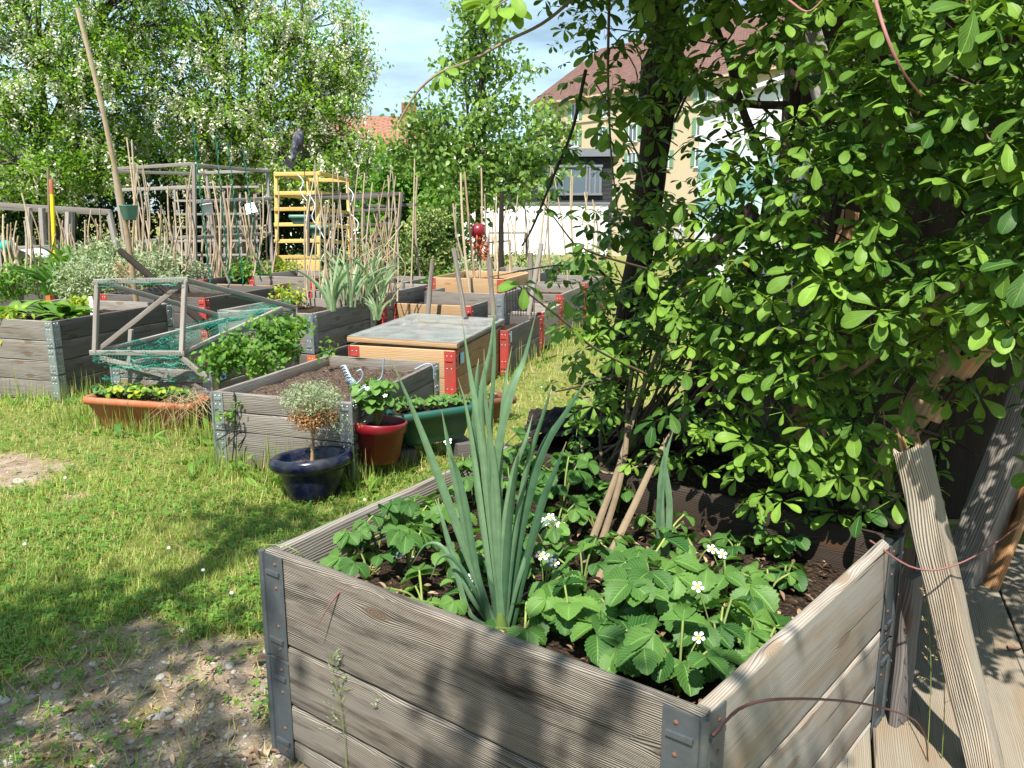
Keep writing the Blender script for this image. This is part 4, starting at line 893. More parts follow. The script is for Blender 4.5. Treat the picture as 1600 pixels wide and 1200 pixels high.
cane_set('slim pole standing in the beds before the white wall', 'poles before the white wall', [(742, 440, 726, 268, 8.4), (736, 470, 720, 270, 8.2), (748, 450, 752, 262, 8.6), (790, 445, 785, 335, 12), (822, 430, 818, 305, 13), (832, 430, 828, 340, 13), (800, 440, 799, 345, 12), (720, 420, 712, 320, 11), (728, 420, 708, 318, 11), (768, 430, 765, 360, 12), (775, 440, 775, 358, 12.3),
   (842, 440, 862, 262, 10.5), (862, 450, 861, 258, 10.6), (888, 450, 863, 262, 10.5), (903, 430, 893, 265, 11.5), (897, 420, 895, 275, 12), (916, 400, 913, 300, 13), (924, 400, 926, 312, 13), (910, 350, 918, 300, 13.2), (780, 420, 793, 318, 12.5), (848, 420, 858, 300, 12)], .011)
for x0, y0, x1, y1, Y_, lab in ((668, 497, 676, 405, 7.3, 'stout grey stake standing left behind the cold frame'), (726, 495, 709, 388, 7.0, 'stout leaning grey stake behind the cold frame lid'), (771, 492, 764, 402, 6.9, 'stout round topped grey stake at the cold frame corner'),
                            (826, 492, 846, 380, 7.2, 'stout grey stake leaning right over the dark bed'), (828, 498, 829, 395, 7.6, 'straight grey stake upright in the dark bed')):
    b = MB(); a, c_ = D(x0, y0, Y_), D(x1, y1, Y_); plank(b, a, c_, E1, .042, .036, r=.012, seg=6, wear=.003, tint=rng.uniform(.35, .6)); tag(b.build('stake', m_batten if rng.random() < .6 else m_grey, None, a), lab, 'stake', 'stout stakes around the cold frame')
for x0, y0, x1, y1, Y_ in ((330, 455, 300, 185, 8.6), (360, 455, 337, 212, 9.0), (381, 452, 356, 222, 9.2), (408, 440, 379, 230, 9.6)):
    b = MB(); a, c_ = D(x0, y0, Y_), D(x1, y1, Y_); t = np.linspace(0, 1, 90); P_ = a + (c_ - a) * t[:, None]; ph = t * 30 * pi
    tube(b, P_ + np.stack([np.cos(ph), np.sin(ph), 0 * ph], 1) * .006, .008, 6); tag(b.build('garden_stake', m_gstake, None, a), 'tall green spiral stake in front of the big grey trellis', 'stake', 'green spiral stakes')
def more_canes(label, group, n, xr, yb, yt, Yr, r):
    its = []
    for i in range(n):
        x = rng.uniform(*xr); its.append((x, rng.uniform(*yb), x + rng.normal(0, 9), rng.uniform(*yt), rng.uniform(*Yr)))
    cane_set(label, group, its, r)
more_canes('thin cane in the bed left of the big grey trellis', 'canes left of the grey trellis', 14, (200, 300), (405, 425), (255, 360), (9.2, 10), .008)
more_canes('cane bundled upright inside the big grey trellis', 'canes inside the grey trellis', 22, (312, 425), (430, 450), (285, 380), (9.9, 10.8), .009)
more_canes('thin dry cane among the leeks in front of the yellow trellis', 'canes among the leeks', 26, (470, 625), (460, 482), (255, 400), (6.9, 8.2), .0055)
more_canes('short cane stuck in the shaded beds below the left pergola', 'canes below the left pergola', 12, (0, 170), (410, 430), (325, 375), (10.3, 11.5), .009)
more_canes('slim pole standing in the beds before the white wall', 'poles before the white wall', 14, (705, 940), (420, 445), (290, 380), (10, 13), .009)
# yellow topped pole, metal pole
b = MB(); a, c_ = D(86, 415, 11.2), D(81, 303, 11.2); tube(b, [a, c_], .026, 10); pz = b.build('pole', m_ystake, None, a); tag(pz, 'yellow wrapped pole rising through the left pergola', 'pole')
b = MB(); tube(b, [c_, D(80, 280, 11.2)], .028, 10); b.build('tip', m_terra, pz)
b = MB(); a, c_ = D(79, 420, 11.3), D(75, 262, 11.3); tube(b, [a, c_], .017, 8); tag(b.build('pole', m_vstem, None, a), 'thin rusty pole just left of the yellow pole', 'pole')
# ------------------------------------------------------------------ trellises
def frame_of(name, label, segs, w, t, mat, cat='trellis'):
    return bars(name, label, cat, segs, w, t, mat)
def seg(x0, y0, Y0, x1, y1, Y1): return (D(x0, y0, Y0), D(x1, y1, Y1))
YA, YB, YC = 10.0, 11.6, 11.0
sg = [seg(306, 452, YA, 303, 256, YA), seg(200, 420, YB, 177, 262, YB), seg(428, 450, YC, 417, 262, YC), seg(340, 430, 12.5, 322, 265, 12.5), seg(176, 264, YB, 303, 256, YA), seg(303, 258, YA, 420, 268, YC), seg(178, 268, YB, 322, 272, 12.5), seg(322, 270, 12.5, 417, 266, YC)]
for yl, yr in ((297, 292), (380, 369), (428, 425)): sg.append(seg(180 + (yl - 262) * .14, yl, YB, 306, yr, YA))
for yl, yr in ((315, 310), (371, 365), (415, 410), (444, 440)): sg.append(seg(306, yl, YA, 424, yr, YC))
frame_of('trellis', 'big grey batten trellis cage behind the netted bean bed', sg, .042, .03, m_batten)
sg = []
for x in (276, 300, 327, 352, 378, 403): sg.append(seg(x, 440, 11.9, x - 3, 288 + (x % 5) * 4, 11.9))
for y in (292, 313, 334, 354, 376, 398, 418): sg.append(seg(272, y + 1, 11.85, 405, y, 11.85))
frame_of('trellis', 'inner lattice of thin weathered slats standing behind the big grey trellis', sg, .03, .02, m_cane if False else m_batten)
sg = [seg(434, 434, 12.4, 431, 270, 12.4), seg(500, 436, 12, 494, 268, 12), seg(548, 412, 13.2, 543, 281, 13.2), seg(481, 400, 13.6, 482, 282, 13.6)]
for y in (272, 302, 327, 351, 377, 402): sg += [seg(429, y, 12.38, 500, y - 1, 11.97), seg(498, y - 1, 12.0, 547, 282 + (y - 272) * .93, 13.22)]
sg += [seg(431, 271, 12.4, 482, 281, 13.6), seg(482, 281, 13.6, 543, 282, 13.2), seg(432, 304, 12.4, 482, 309, 13.6)]
yt = frame_of('trellis', 'bright yellow batten trellis with hanging planters', sg, .054, .026, m_yellow)
b = MB(); plank(b, D(434, 418, 12.38), D(500, 418, 11.95), V(0, 0, 1), .22, .02); b.build('panel', m_yellow, yt)
sg = [seg(614, 446, 9.5, 628, 303, 9.5), seg(566, 440, 9.8, 570, 306, 9.8), seg(482, 400, 10.5, 482, 308, 10.5), seg(482, 308, 10.5, 570, 311, 9.7), seg(570, 310, 9.8, 630, 302, 9.5), seg(482, 306, 10.5, 560, 303, 11.3), seg(560, 303, 11.3, 630, 302, 9.5), seg(500, 309, 10.4, 600, 303, 10.4),
      seg(520, 310, 10.2, 610, 304, 10.0), seg(545, 311, 9.9, 590, 303, 11), seg(566, 322, 9.8, 650, 320, 9.6), seg(500, 338, 10.3, 560, 336, 10.3)]
for y in (327, 350, 373, 395, 417): sg.append(seg(552, y + 2, 9.9, 622 - (y - 327) * .1, y, 9.5))
for x in (585, 600): sg.append(seg(x, 440, 9.7, x + 6, 322, 9.7))
frame_of('trellis', 'dark weathered lattice cage with a flat top right of the yellow trellis', sg, .032, .024, m_darkw)
sg = [seg(-40, 318, 11.5, 172, 331, 12.0), seg(-40, 322, 12.3, 172, 333, 12.8), seg(182, 385, 12.0, 170, 331, 12.0), seg(45, 440, 11.6, 45, 324, 11.6), seg(71, 430, 11.7, 65, 325, 11.7), seg(112, 400, 12.6, 112, 328, 12.6), seg(105, 400, 12.3, 107, 328, 12.3), seg(-40, 391, 11.5, 92, 386, 11.7), seg(170, 331, 12, 172, 333, 12.8)]
frame_of('pergola', 'low grey post and rail pergola on the far left', sg, .07, .06, m_batten, 'pergola')
sg = [seg(764, 405, 13, 764, 364, 13), seg(764, 364, 13, 822, 364, 13), seg(752, 380, 12.6, 798, 376, 12.6), seg(822, 405, 13, 822, 364, 13)]
frame_of('rail_frame', 'thin dark rail frame standing before the white wall', sg, .022, .02, m_darkw, 'frame')
b = MB(); a = D(783, 430, 12); tube(b, bez([a, D(783, 360, 12), D(784, 300, 12)], 8), [.045, .045, .04, .04, .035, .035, .03, .03], 8); tag(b.build('post', m_bark, None, a), 'dark knotted post in front of the white wall', 'post')
# ------------------------------------------------------------------ hanging things
def bucket(c, label, tl):
    th = thing('bucket', label, 'bucket', c, 'white buckets on the grey trellis'); ax = tilt(0, tl)
    b = MB(); lathe(b, np.array([(0, 0), (.105, 0), (.115, .01), (.142, .24), (.15, .24), (.15, .255), (.138, .255), (.108, .02), (0, .02)]) * .5 - V(0, .065), c, 24, ax=ax); b.build('body', m_white, th)
    b = MB(); t = np.linspace(0, pi, 12); tube(b, np.asarray(c) + np.stack([.07 * np.cos(t), 0 * t, .05 + .08 * np.sin(t)], 1), .003, 5); b.build('handle', m_wire, th)
bucket(D(324, 327, 10.0), 'white bucket hanging on the left of the grey trellis', radians(-10)); bucket(D(392, 326, 10.3), 'white bucket hanging near the right post of the grey trellis', radians(165))
for o in [o for o in C.objects if o.name.startswith('bucket')]: pass
_, _ = trough('planter', 'sage green planter hung higher on the yellow trellis', D(470, 350, 11.0), V(1, .1, 0), .19, .24, .12, .15, .12, m_sage, .10)
_, _ = trough('planter', 'sage green planter hung lower at the front of the yellow trellis', D(499, 368, 10.6), V(1, -.1, 0), .21, .26, .12, .16, .13, m_sage, .11)
pot('plant_pot', 'small green pot of dried flowers tied to the bamboo pole', 'plant pot', D(203, 344, 7.4), [(0, 0), (.05, 0), (.055, .005), (.078, .125), (.083, .13), (.075, .132), (.07, .11), (0, .1)], m_sage, .115, .07)
def swirl(pts, Y_, lab, r=.007):
    P_ = bez([D(x, y, Y_) for x, y in pts], 40); b = MB(); tube(b, P_, r, 5); tag(b.build('spiral_wire', m_white, None, P_[0]), lab, 'wire', 'pale curling wires at the yellow trellis')
swirl([(464, 272), (474, 284), (470, 300), (482, 320), (478, 345)], 10.8, 'pale curling wire hanging from the top of the yellow trellis')
swirl([(480, 300), (492, 320), (488, 340), (500, 360), (510, 385), (500, 410)], 10.3, 'pale curling wire between the two sage planters')
swirl([(540, 290), (552, 305), (546, 330), (560, 350), (548, 375)], 9.4, 'pale curling wire right of the yellow trellis')
# fish windsock on its rod
th = thing('windsock', 'dark fish shaped windsock hanging from a thin rod above the yellow trellis', 'windsock', D(470, 270, 11.5))
b = MB(); tube(b, [D(479, 300, 11.5), D(475, 262, 11.5), D(470, 198, 11.5)], .006, 5); b.build('rod', m_wire, th)
P_ = bez([D(468, 203, 11.5), D(466, 218, 11.5), D(461, 235, 11.5), D(456, 250, 11.5)], 14); b = MB(); tube(b, P_, [.02, .05, .065, .07, .075, .075, .07, .065, .06, .05, .045, .035, .03, .02], 10); b.build('body', plain('fish_cloth', (.05, .05, .07), .6, .3, 0, .9, 22, 0, (.35, .36, .42), .7), th)
b = MB(); boxm(b, D(452, 256, 11.5), (.14, .01, .09), tilt(0, radians(35))); b.build('tail', m_char, th)
# tools and bits under the pergola
for x0, y0, x1, y1, mt, lab in ((59, 432, 50, 385, m_orbr, 'spade with an orange blade leaning under the pergola'), (17, 440, 14, 420, m_redbr, 'red handled tool standing in the far left bed')):
    th = thing('garden_tool', lab, 'garden tool', D(x0, y0, 10.5)); b = MB(); tube(b, [D(x0, y0, 10.5), D(x1, y1, 10.5)], .014, 7); b.build('handle', m_cane, th)
    b = MB(); plank(b, D(x0, y0 - 2, 10.5), D(x0 + 2, y0 + 10, 10.5), V(1, 0, 0), .12, .02, w1=.07); b.build('blade', mt, th)
th = thing('rain_hood', 'white topped black hood over a bed below the pergola', 'cover', D(28, 405, 11)); b = MB()
t = np.linspace(0, pi, 14); yy = np.linspace(0, .5, 6); b.add(np.stack([np.broadcast_to(np.cos(t) * .2, (6, 14)), np.broadcast_to(yy[:, None], (6, 14)), np.broadcast_to(np.sin(t) * .17, (6, 14))], -1).reshape(-1, 3) + D(28, 411, 11), grid_faces(6, 14)); b.build('cover', m_white, th)
b = MB(); tube(b, D(28, 411, 11) + np.stack([np.cos(t) * .2, 0 * t - .01, np.sin(t) * .17], 1), .012, 5); b.build('hoop', m_wire, th)
b = MB(); lathe(b, [(0, .08), (.05, .07), (.08, .03), (.07, -.03), (.03, -.07), (0, -.08)], D(10, 385, 10.8), 14); tag(b.build('cloth', m_teal, None, D(10, 385, 10.8)), 'teal cloth bundle tied to a cane on the far left', 'cloth')
b = MB(); lathe(b, [(0, .08), (.04, .075), (.075, .03), (.075, -.03), (.04, -.07), (0, -.075)], D(747, 361, 8.6), 16); tag(b.build('feeder_ball', m_redpot, None, D(747, 361, 8.6)), 'dark red ball hung between the poles before the white wall', 'ball')
# hoops of black wire
for px, py, Y_, lab in ((801, 470, 7.25, 'black wire hoop just behind the right end of the cold frame lid'), (822, 470, 7.5, 'black wire hoop between the two stout stakes in the dark bed'), (688, 475, 8.2, 'black wire hoop left of the leaning stake in the fresh plank bed')):
    th = thing('wire_hoop', lab, 'hoop', D(px, py + 20, Y_), 'black wire hoops'); b = MB(); w_ = .075; t = np.linspace(0, pi, 12)
    base = D(px, py, Y_); tube(b, np.vstack([[base + V(-w_, 0, -.14)], base + np.stack([-np.cos(t) * w_, 0 * t, np.sin(t) * .12], 1), [base + V(w_, 0, -.14)]]), .004, 5)
    for q in (-.05, -.025, 0, .025, .05): tube(b, [base + V(q, 0, -.14), base + V(q, 0, .12 * sqrt(max(0, 1 - (q / w_) ** 2)))], .0025, 4)
    tube(b, [base + V(-w_, 0, 0), base + V(w_, 0, 0)], .003, 4); b.build('hoop', m_wire, th)
# wire trellis leaning on the compost bed, spiral wires lying in it
th = thing('wire_support', 'black wire plant support leaning on the compost bed front', 'plant support', D(375, 735, 4.2)); b = MB(); Yw = 4.3
for pts in ([(362, 735), (368, 650), (366, 615), (360, 612)], [(370, 700), (400, 668), (440, 690), (470, 640)], [(338, 688), (375, 672), (422, 698), (452, 668)], [(446, 735), (447, 650), (445, 622), (452, 620)], [(398, 668), (380, 712), (372, 740)]):
    tube(b, bez([D(x, y, Yw) for x, y in pts], 14), .0035, 5)
b.build('wire', m_wire, th)
def coil(a, c_, rad, turns, lab):
    a, c_ = np.asarray(a, float), np.asarray(c_, float); t = np.linspace(0, 1, turns * 14); d = unit(c_ - a); x = unit(np.cross(d, V(0, 0, 1))); y = np.cross(x, d); ph = t * turns * 2 * pi
    P_ = a + (c_ - a) * t[:, None] + rad * (np.cos(ph)[:, None] * x + np.sin(ph)[:, None] * y); b = MB(); tube(b, P_, .0042, 5); tag(b.build('spiral_wire', m_spiral, None, a), lab, 'wire', 'spiral wires in the compost bed')
coil(D(548, 598, 4.5), D(536, 572, 4.8), .016, 6, 'pale spiral wire lying lengthwise on the compost')
coil(D(560, 612, 4.4), D(545, 592, 4.6), .02, 5, 'pale spiral wire tangled at the near corner of the compost bed')
for i, pts in enumerate(([(560, 612), (572, 605), (572, 630), (566, 650)], [(548, 618), (548, 632), (535, 640), (522, 640)], [(530, 618), (522, 632), (500, 636), (462, 638)], [(552, 605), (566, 590), (564, 578), (558, 580)], [(560, 606), (580, 598), (596, 590), (600, 560)], [(648, 577), (668, 568), (677, 575), (678, 592)], [(562, 616), (570, 640), (560, 660), (548, 640)])):
    b = MB(); P_ = bez([D(x, y, 4.15 + .02 * i if i != 5 else 4.95) for x, y in pts], 18); tube(b, P_, .0045, 5); tag(b.build('wire_hook', m_spiral, None, P_[0]), ['pale wire hooked over the right corner of the compost bed', 'pale wire curl dangling at the bed corner above the blue pot', 'long pale wire reaching left over the topiary', 'pale wire loop standing out of the compost', 'pale wire arm pointing up towards the cold frame', 'white hose end hooked over the far right rim of the compost bed', 'short pale wire loop hanging between topiary and red pot'][i], 'wire')
# ------------------------------------------------------------------ timber at the right: deck, shed, beams, posts
da, db_ = G(1548, 886, .05), G(1604, 1025, .05); dd = unit(da - db_); dn = unit(V(dd[1], -dd[0], 0))
if dn[0] < 0: dn = -dn
th = thing('deck', 'pale sunlit deck of wide boards in the lower right corner', 'deck', db_)
for i in range(-2, 5):
    b = MB(); wdk = .46; o = db_ + dn * (i * wdk + wdk / 2) - V(0, 0, .02)
    plank(b, o - dd * (1.6 if i > -2 else .95), o + dd * 1.0, dn, wdk - .008, .035, r=.003, seg=6, wear=.001, tint=rng.uniform(.4, .6)); b.build('board', m_deck, th)
b = MB(); 
for q in (-.9, .3, .9): boxm(b, db_ + dd * q + dn * .7 - V(0, 0, .07), (2.6, .08, .06), [dn, dd, (0, 0, 1)])
b.build('joist', m_black, th)
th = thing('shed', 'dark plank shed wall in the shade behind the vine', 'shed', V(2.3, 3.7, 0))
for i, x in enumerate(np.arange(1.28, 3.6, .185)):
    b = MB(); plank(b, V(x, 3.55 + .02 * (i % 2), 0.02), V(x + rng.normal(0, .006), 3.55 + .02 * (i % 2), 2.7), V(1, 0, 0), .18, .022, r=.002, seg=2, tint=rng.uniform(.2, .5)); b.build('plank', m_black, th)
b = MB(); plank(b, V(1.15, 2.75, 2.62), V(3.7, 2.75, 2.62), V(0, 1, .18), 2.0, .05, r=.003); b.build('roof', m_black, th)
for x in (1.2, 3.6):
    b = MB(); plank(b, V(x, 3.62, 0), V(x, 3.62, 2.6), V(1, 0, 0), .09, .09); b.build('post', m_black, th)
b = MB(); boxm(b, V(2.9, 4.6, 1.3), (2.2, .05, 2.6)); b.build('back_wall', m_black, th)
def single(name, label, cat, p, q, up, w, t, mat, group=None, **kw):
    b = MB(); plank(b, p, q, up, w, t, **kw); return tag(b.build(name, mat, None, p), label, cat, group)
bp0, bp1 = D(1494, 925, 2.86), D(1700, 400, 2.86)
bm_th = thing('beam', 'heavy leaning beam of grey and orange wood at the right edge', 'beam', bp0)
b = MB(); plank(b, bp0, bp1, unit(V(.8, .45, .3)), .125, .12, r=.008, seg=10, wear=.003, tint=.6); b.build('beam_body', m_grey, bm_th)
b = MB(); sd = unit(np.cross(bp1 - bp0, V(0, 1, 0))); sd = sd if sd[0] > 0 else -sd
plank(b, bp0 + sd * .075 + V(0, -.045, -.02), bp1 + sd * .075 + V(0, -.045, 0), V(0, 1, 0), .09, .03, r=.008, seg=10, wear=.003, tint=.65); b.build('facing_board', m_beam, bm_th)
b = MB(); P_ = bez([D(1285, 915, 2.45), D(1375, 760, 2.45), D(1465, 610, 2.4), D(1560, 480, 2.35), D(1680, 330, 2.3)], 24); tube(b, P_, .062 + .006 * np.sin(np.arange(24) * 1.3), 14, .5)
lg = b.build('log_beam', m_log, None, P_[0]); tag(lg, 'peeled round log slanting up to the right through the vine', 'log')
b = MB(); i0 = 4
for k in range(7):
    i = int(rng.integers(2, 20)); d = unit(P_[i + 2] - P_[i]); s_ = unit(V(rng.normal(), -1.0, rng.normal(0, .5))); s_ = unit(s_ - d * np.dot(d, s_))
    L_b = rng.uniform(.08, .3); plank(b, P_[i] + s_ * .066, P_[i] + s_ * .068 + d * L_b, np.cross(d, s_), rng.uniform(.03, .06), .006, r=.003, seg=5, wear=.006)
b.build('bark', m_bark, lg)
q0 = G(1556, 1268, 0.0); q1 = D(1424, 700, 1.92)
single('broken_post', 'broken grey post leaning with a splintered top in front of the bed corner', 'post', q0, q1, unit(V(.72, .7, 0)), .062, .066, m_post, r=.004, seg=30, wear=.004, ragged=.02, tint=.62)
b = MB(); dq = unit(q1 - q0)
for sx, ln in ((-.02, .05), (-.012, .028), (.012, .018), (.02, .03)):
    tube(b, [q1 + E1 * sx - dq * .03, q1 + E1 * sx * 1.1 + dq * ln], [.009, .002], 5)
sp_ = b.build('splinter', m_beam, bpy.data.objects['broken_post'])
pc = D(1420, 894, 2.0); single('stake', 'flat dark stake standing against the right corner of the near bed', 'stake', V(pc[0] + .01, pc[1] - .015, 0), V(pc[0] + .01, pc[1] - .015, pc[2]), unit(V(.8, .6, 0)), .07, .024, m_darkw, r=.004, seg=8, wear=.003, tint=.75)
# leaning boards behind the vine
for x0, y0, Y0, x1, y1, Y1, w_, mt, lab in ((1088, 725, 3.25, 1272, 235, 3.25, .035, m_whitewall, 'thin white batten leaning behind the vine'), (1145, 745, 3.2, 1265, 420, 3.3, .11, m_darkw, 'dark wide board leaning beside the white batten behind the vine'),
    (1222, 770, 2.95, 1330, 330, 3.1, .06, m_beam, 'brown batten leaning through the middle of the vine'), (1255, 30, 3.4, 1296, 165, 3.35, .11, m_batten, 'pale grey board end showing at the top of the vine'), (1040, 470, 3.3, 1180, 330, 3.4, .09, m_black, 'black beam sloping behind the vine before the mural'),
    (1030, 560, 3.0, 1078, 395, 3.05, .02, m_cane, 'straight pinkish cane beside the dark vine trunk')):
    single('leaning_board', lab, 'board', D(x0, y0, Y0), D(x1, y1, Y1), V(1, .25, .2), w_, .03, mt, r=.003, seg=5)
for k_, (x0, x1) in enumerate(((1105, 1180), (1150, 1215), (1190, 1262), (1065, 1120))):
    single('leaning_board', 'plank leaning under the vine coloured dark for its shade', 'board', D(x0, 760, 3.42 + .03 * k_), D(x1, 400 + 30 * k_, 3.5 + .03 * k_), V(1, .2, .2), .13, .028, m_black, 'shade coloured planks under the vine', r=.003, seg=5)  # added as dark backing, vine shade put into the plank colour
# dark bed behind the near bed, with a charred heap
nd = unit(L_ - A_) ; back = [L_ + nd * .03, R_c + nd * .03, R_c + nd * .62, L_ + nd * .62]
raised_bed('dark bed directly behind the strawberry bed', back, 0, .56, 3, m_black, m_steeld, .5, m_soil, tier=1)
pc2 = [p + (np.array([L_, R_c, R_c, L_][i]) - p) * 0 for i, p in enumerate(back)]
b = soil_patch([D(985, 735, 3.0), D(1165, 762, 2.72), D(1185, 745, 3.05), D(1000, 715, 3.3)], .60, .035, 60, 5, .07); tag(b.build('heap', m_lump, None, D(1080, 740, 3)), 'black charred lumpy heap on the bed behind the strawberries', 'heap')
b = soil_patch([D(815, 712, 3.0), D(985, 735, 3.0), D(1000, 705, 3.4), D(830, 695, 3.4)], .575, .03, 50, 8, .03); tag(b.build('heap', m_lump, None, D(880, 700, 3)), 'low dark crumbly heap left of the vine trunk', 'heap')

# ------------------------------------------------------------------ the vine
vine = thing('climbing_vine', 'large five leaflet vine smothering the timber on the right', 'vine', D(925, 860, 3.2) * V(1, 1, 0))
b = MB(); tp = bez([D(915, 900, 3.2), D(938, 690, 3.15), D(968, 560, 3.1), D(1000, 400, 3.05), D(1018, 270, 3.0), D(1035, 130, 2.95), D(1048, -30, 2.9), D(1060, -200, 2.85)], 40)
tube(b, tp, .046 + .012 * vnoise(np.arange(40) * .9, np.zeros(40), 3) + np.where((np.arange(40) > 26) & (np.arange(40) < 30), .022, 0), 12); b.build('trunk', m_bark, vine)
st = MB()
def stem(px, r0=.006, r1=.003, t=.5, n=20, mb=None, own=None, mat=None):
    P_ = bez([D(*p) for p in px], n); m_ = MB() if own else (mb or st); tube(m_, P_, np.linspace(r0, r1, n), 6, t)
    if own: m_.build(own, mat or m_vstem, vine)
    return P_
for q in (([(905, 905, 2.05), (930, 830, 2.2), (965, 735, 2.5), (1000, 620, 2.7), (1060, 480, 2.7), (1150, 330, 2.6)], .013, .005, .5), ([(915, 900, 2.08), (945, 830, 2.2), (975, 720, 2.5), (985, 600, 2.8), (1010, 470, 2.9)], .012, .006, .4), ([(935, 905, 2.0), (988, 795, 2.2), (1035, 700, 2.45), (1110, 600, 2.5), (1220, 520, 2.4), (1330, 540, 2.2)], .012, .006, .55),
          ([(1225, 610, 2.2), (1300, 580, 2.15), (1360, 545, 2.1), (1450, 470, 1.9), (1540, 430, 1.8)], .008, .006, .85), ([(1330, 585, 2.05), (1370, 555, 2.0), (1480, 460, 1.8), (1600, 395, 1.7)], .009, .006, .35), ([(1360, 790, 2.15), (1400, 820, 2.1), (1340, 770, 2.2), (1290, 745, 2.3)], .016, .012, .55),
          ([(905, 590, 3), (908, 650, 2.9), (912, 710, 2.7), (950, 740, 2.5), (1010, 725, 2.5)], .006, .004, .5), ([(1170, 440, 2.5), (1200, 290, 2.5), (1160, 170, 2.6), (1130, 60, 2.6)], .016, .01, .02), ([(1230, 165, 2.6), (1160, 160, 2.6), (1100, 130, 2.7), (1060, 80, 2.8)], .014, .008, .02), ([(1172, 150, 2.6), (1150, 110, 2.6), (1125, 60, 2.65), (1100, -20, 2.7)], .014, .01, .02)): stem(*q, own='stem')
for i in range(90):                      # loose inner stems, tinted dark so the vine's gaps read as shade
    x, y = rng.uniform(930, 1560), rng.uniform(40, 700); Y_ = np.interp(x, [880, 1250, 1560], [2.9, 2.4, 2.0]) + rng.uniform(0, .5)
    dx, dy = rng.normal(0, 90), rng.uniform(-220, 120)
    stem([(x, y, Y_), (x + dx * .4 + rng.normal(0, 20), y + dy * .4 + rng.normal(0, 20), Y_ + rng.normal(0, .06)), (x + dx, y + dy, Y_ + rng.normal(0, .15))], rng.uniform(.0025, .006), .002, .5 * rng.random() ** 2, 10)
for i in range(26):                      # bundle of old stems round the trunk foot, shade put into their dark tint
    x = rng.uniform(940, 1120); stem([(rng.uniform(915, 1010), rng.uniform(700, 780), 2.9 + rng.uniform(-.3, .3)), (x, rng.uniform(580, 660), 2.85), (x + rng.uniform(0, 130), rng.uniform(430, 540), 2.8)], .006, .004, rng.uniform(.0, .35), 12)
o_ = st.build('old_stems', m_vstem, vine); o_['kind'] = 'stuff'
LP, LD, LU, LS, LT = [], [], [], [], []
xs = np.array([850, 950, 1050, 1150, 1250, 1350, 1450, 1550, 1660., 1860.]); ys = np.array([-50, 50, 150, 250, 350, 450, 550, 650, 750, 850, 950.])
DEN = np.array([[.5, .8, .9, 1, 1, 1, 1, 1, 1], [.32, .65, .8, .8, .85, 1, 1, 1, 1], [.14, .48, .72, .42, .7, 1, 1, 1, 1], [.07, .38, .75, .48, .85, 1, 1, 1, 1], [.03, .42, .75, .65, .9, 1, 1, 1, 1], [.05, .75, 1, 1, 1, 1, 1, .9, .9],
                [.02, .8, 1, 1, 1, .75, .38, .16, .1], [.0, .42, .6, .75, 1, .6, .14, .06, .05], [0, .10, .15, .16, .8, .4, .03, .03, 0], [0, 0, 0, .03, .34, .08, 0, 0, 0], [0] * 9])
DEN = np.hstack([DEN, DEN[:, -1:]])
def den(x, y):
    ix = np.clip(np.searchsorted(xs, x) - 1, 0, 8); iy = np.clip(np.searchsorted(ys, y) - 1, 0, 9); fx = np.clip((x - xs[ix]) / (xs[ix + 1] - xs[ix]), 0, 1); fy = np.clip((y - ys[iy]) / (ys[iy + 1] - ys[iy]), 0, 1)
    return (DEN[iy, ix] * (1 - fx) + DEN[iy, ix + 1] * fx) * (1 - fy) + (DEN[iy + 1, ix] * (1 - fx) + DEN[iy + 1, ix + 1] * fx) * fy
NV = 9800; vx = rng.uniform(850, 1840, NV); vy = rng.uniform(-60, 920, NV)
ok = rng.random(NV) < den(vx, vy) * np.where(fbm(vx / 70, vy / 70, 17, 2) > np.where(vy > 430, .30, .38), 1, .4) * np.where((fbm(vx / 42, vy / 36, 23, 2) > .42) | (vx < 960), 1.0, .3); vx, vy = vx[ok], vy[ok]
front = np.interp(vx, [850, 950, 1100, 1250, 1400, 1560, 1660], [2.7, 2.5, 2.2, 1.95, 1.75, 1.6, 1.5]); front = np.where(vy > 560, np.maximum(front, 1.98 - (vx - 1300).clip(0, 300) * .0002), front)
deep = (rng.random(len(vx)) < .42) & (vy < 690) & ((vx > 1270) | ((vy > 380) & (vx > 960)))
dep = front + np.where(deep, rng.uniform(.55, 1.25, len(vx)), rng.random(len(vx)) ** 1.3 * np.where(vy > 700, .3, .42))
ok2 = np.where(deep, (vy > 380) | (rng.random(len(vx)) < .8), rng.random(len(vx)) < np.where(vy > 380, .95, .68)); vx, vy, dep, deep = vx[ok2], vy[ok2], dep[ok2], deep[ok2]
pos = np.array([D(x, y, Y_) for x, y, Y_ in zip(vx, vy, dep)])
keep = ~((pos[:, 0] > 1.0) & (pos[:, 2] < .35)); pos = pos[keep]; deep = deep[keep]; nV = len(pos)
d = np.stack([rng.normal(0, .8, nV), rng.normal(-.4, .6, nV), rng.normal(-.12, .25, nV)], 1)
u_ = unit(V(-.06, -.2, 1.0) + rng.normal(0, .3, (nV, 3)))
size = np.where(rng.random(nV) < .2, rng.uniform(.055, .075, nV), rng.uniform(.026, .052, nV)) * np.interp(pos[:, 1], [1.5, 2.2, 3.2], [1.18, 1.06, .86]); tint = np.where(rng.random(nV) < .008, .97, np.where(deep, rng.uniform(0, .25, nV), np.clip(rng.beta(1.2, 1.4, nV) * .85, 0, .85)))  # deep leaves get darker tints, shade inside the vine put into colour
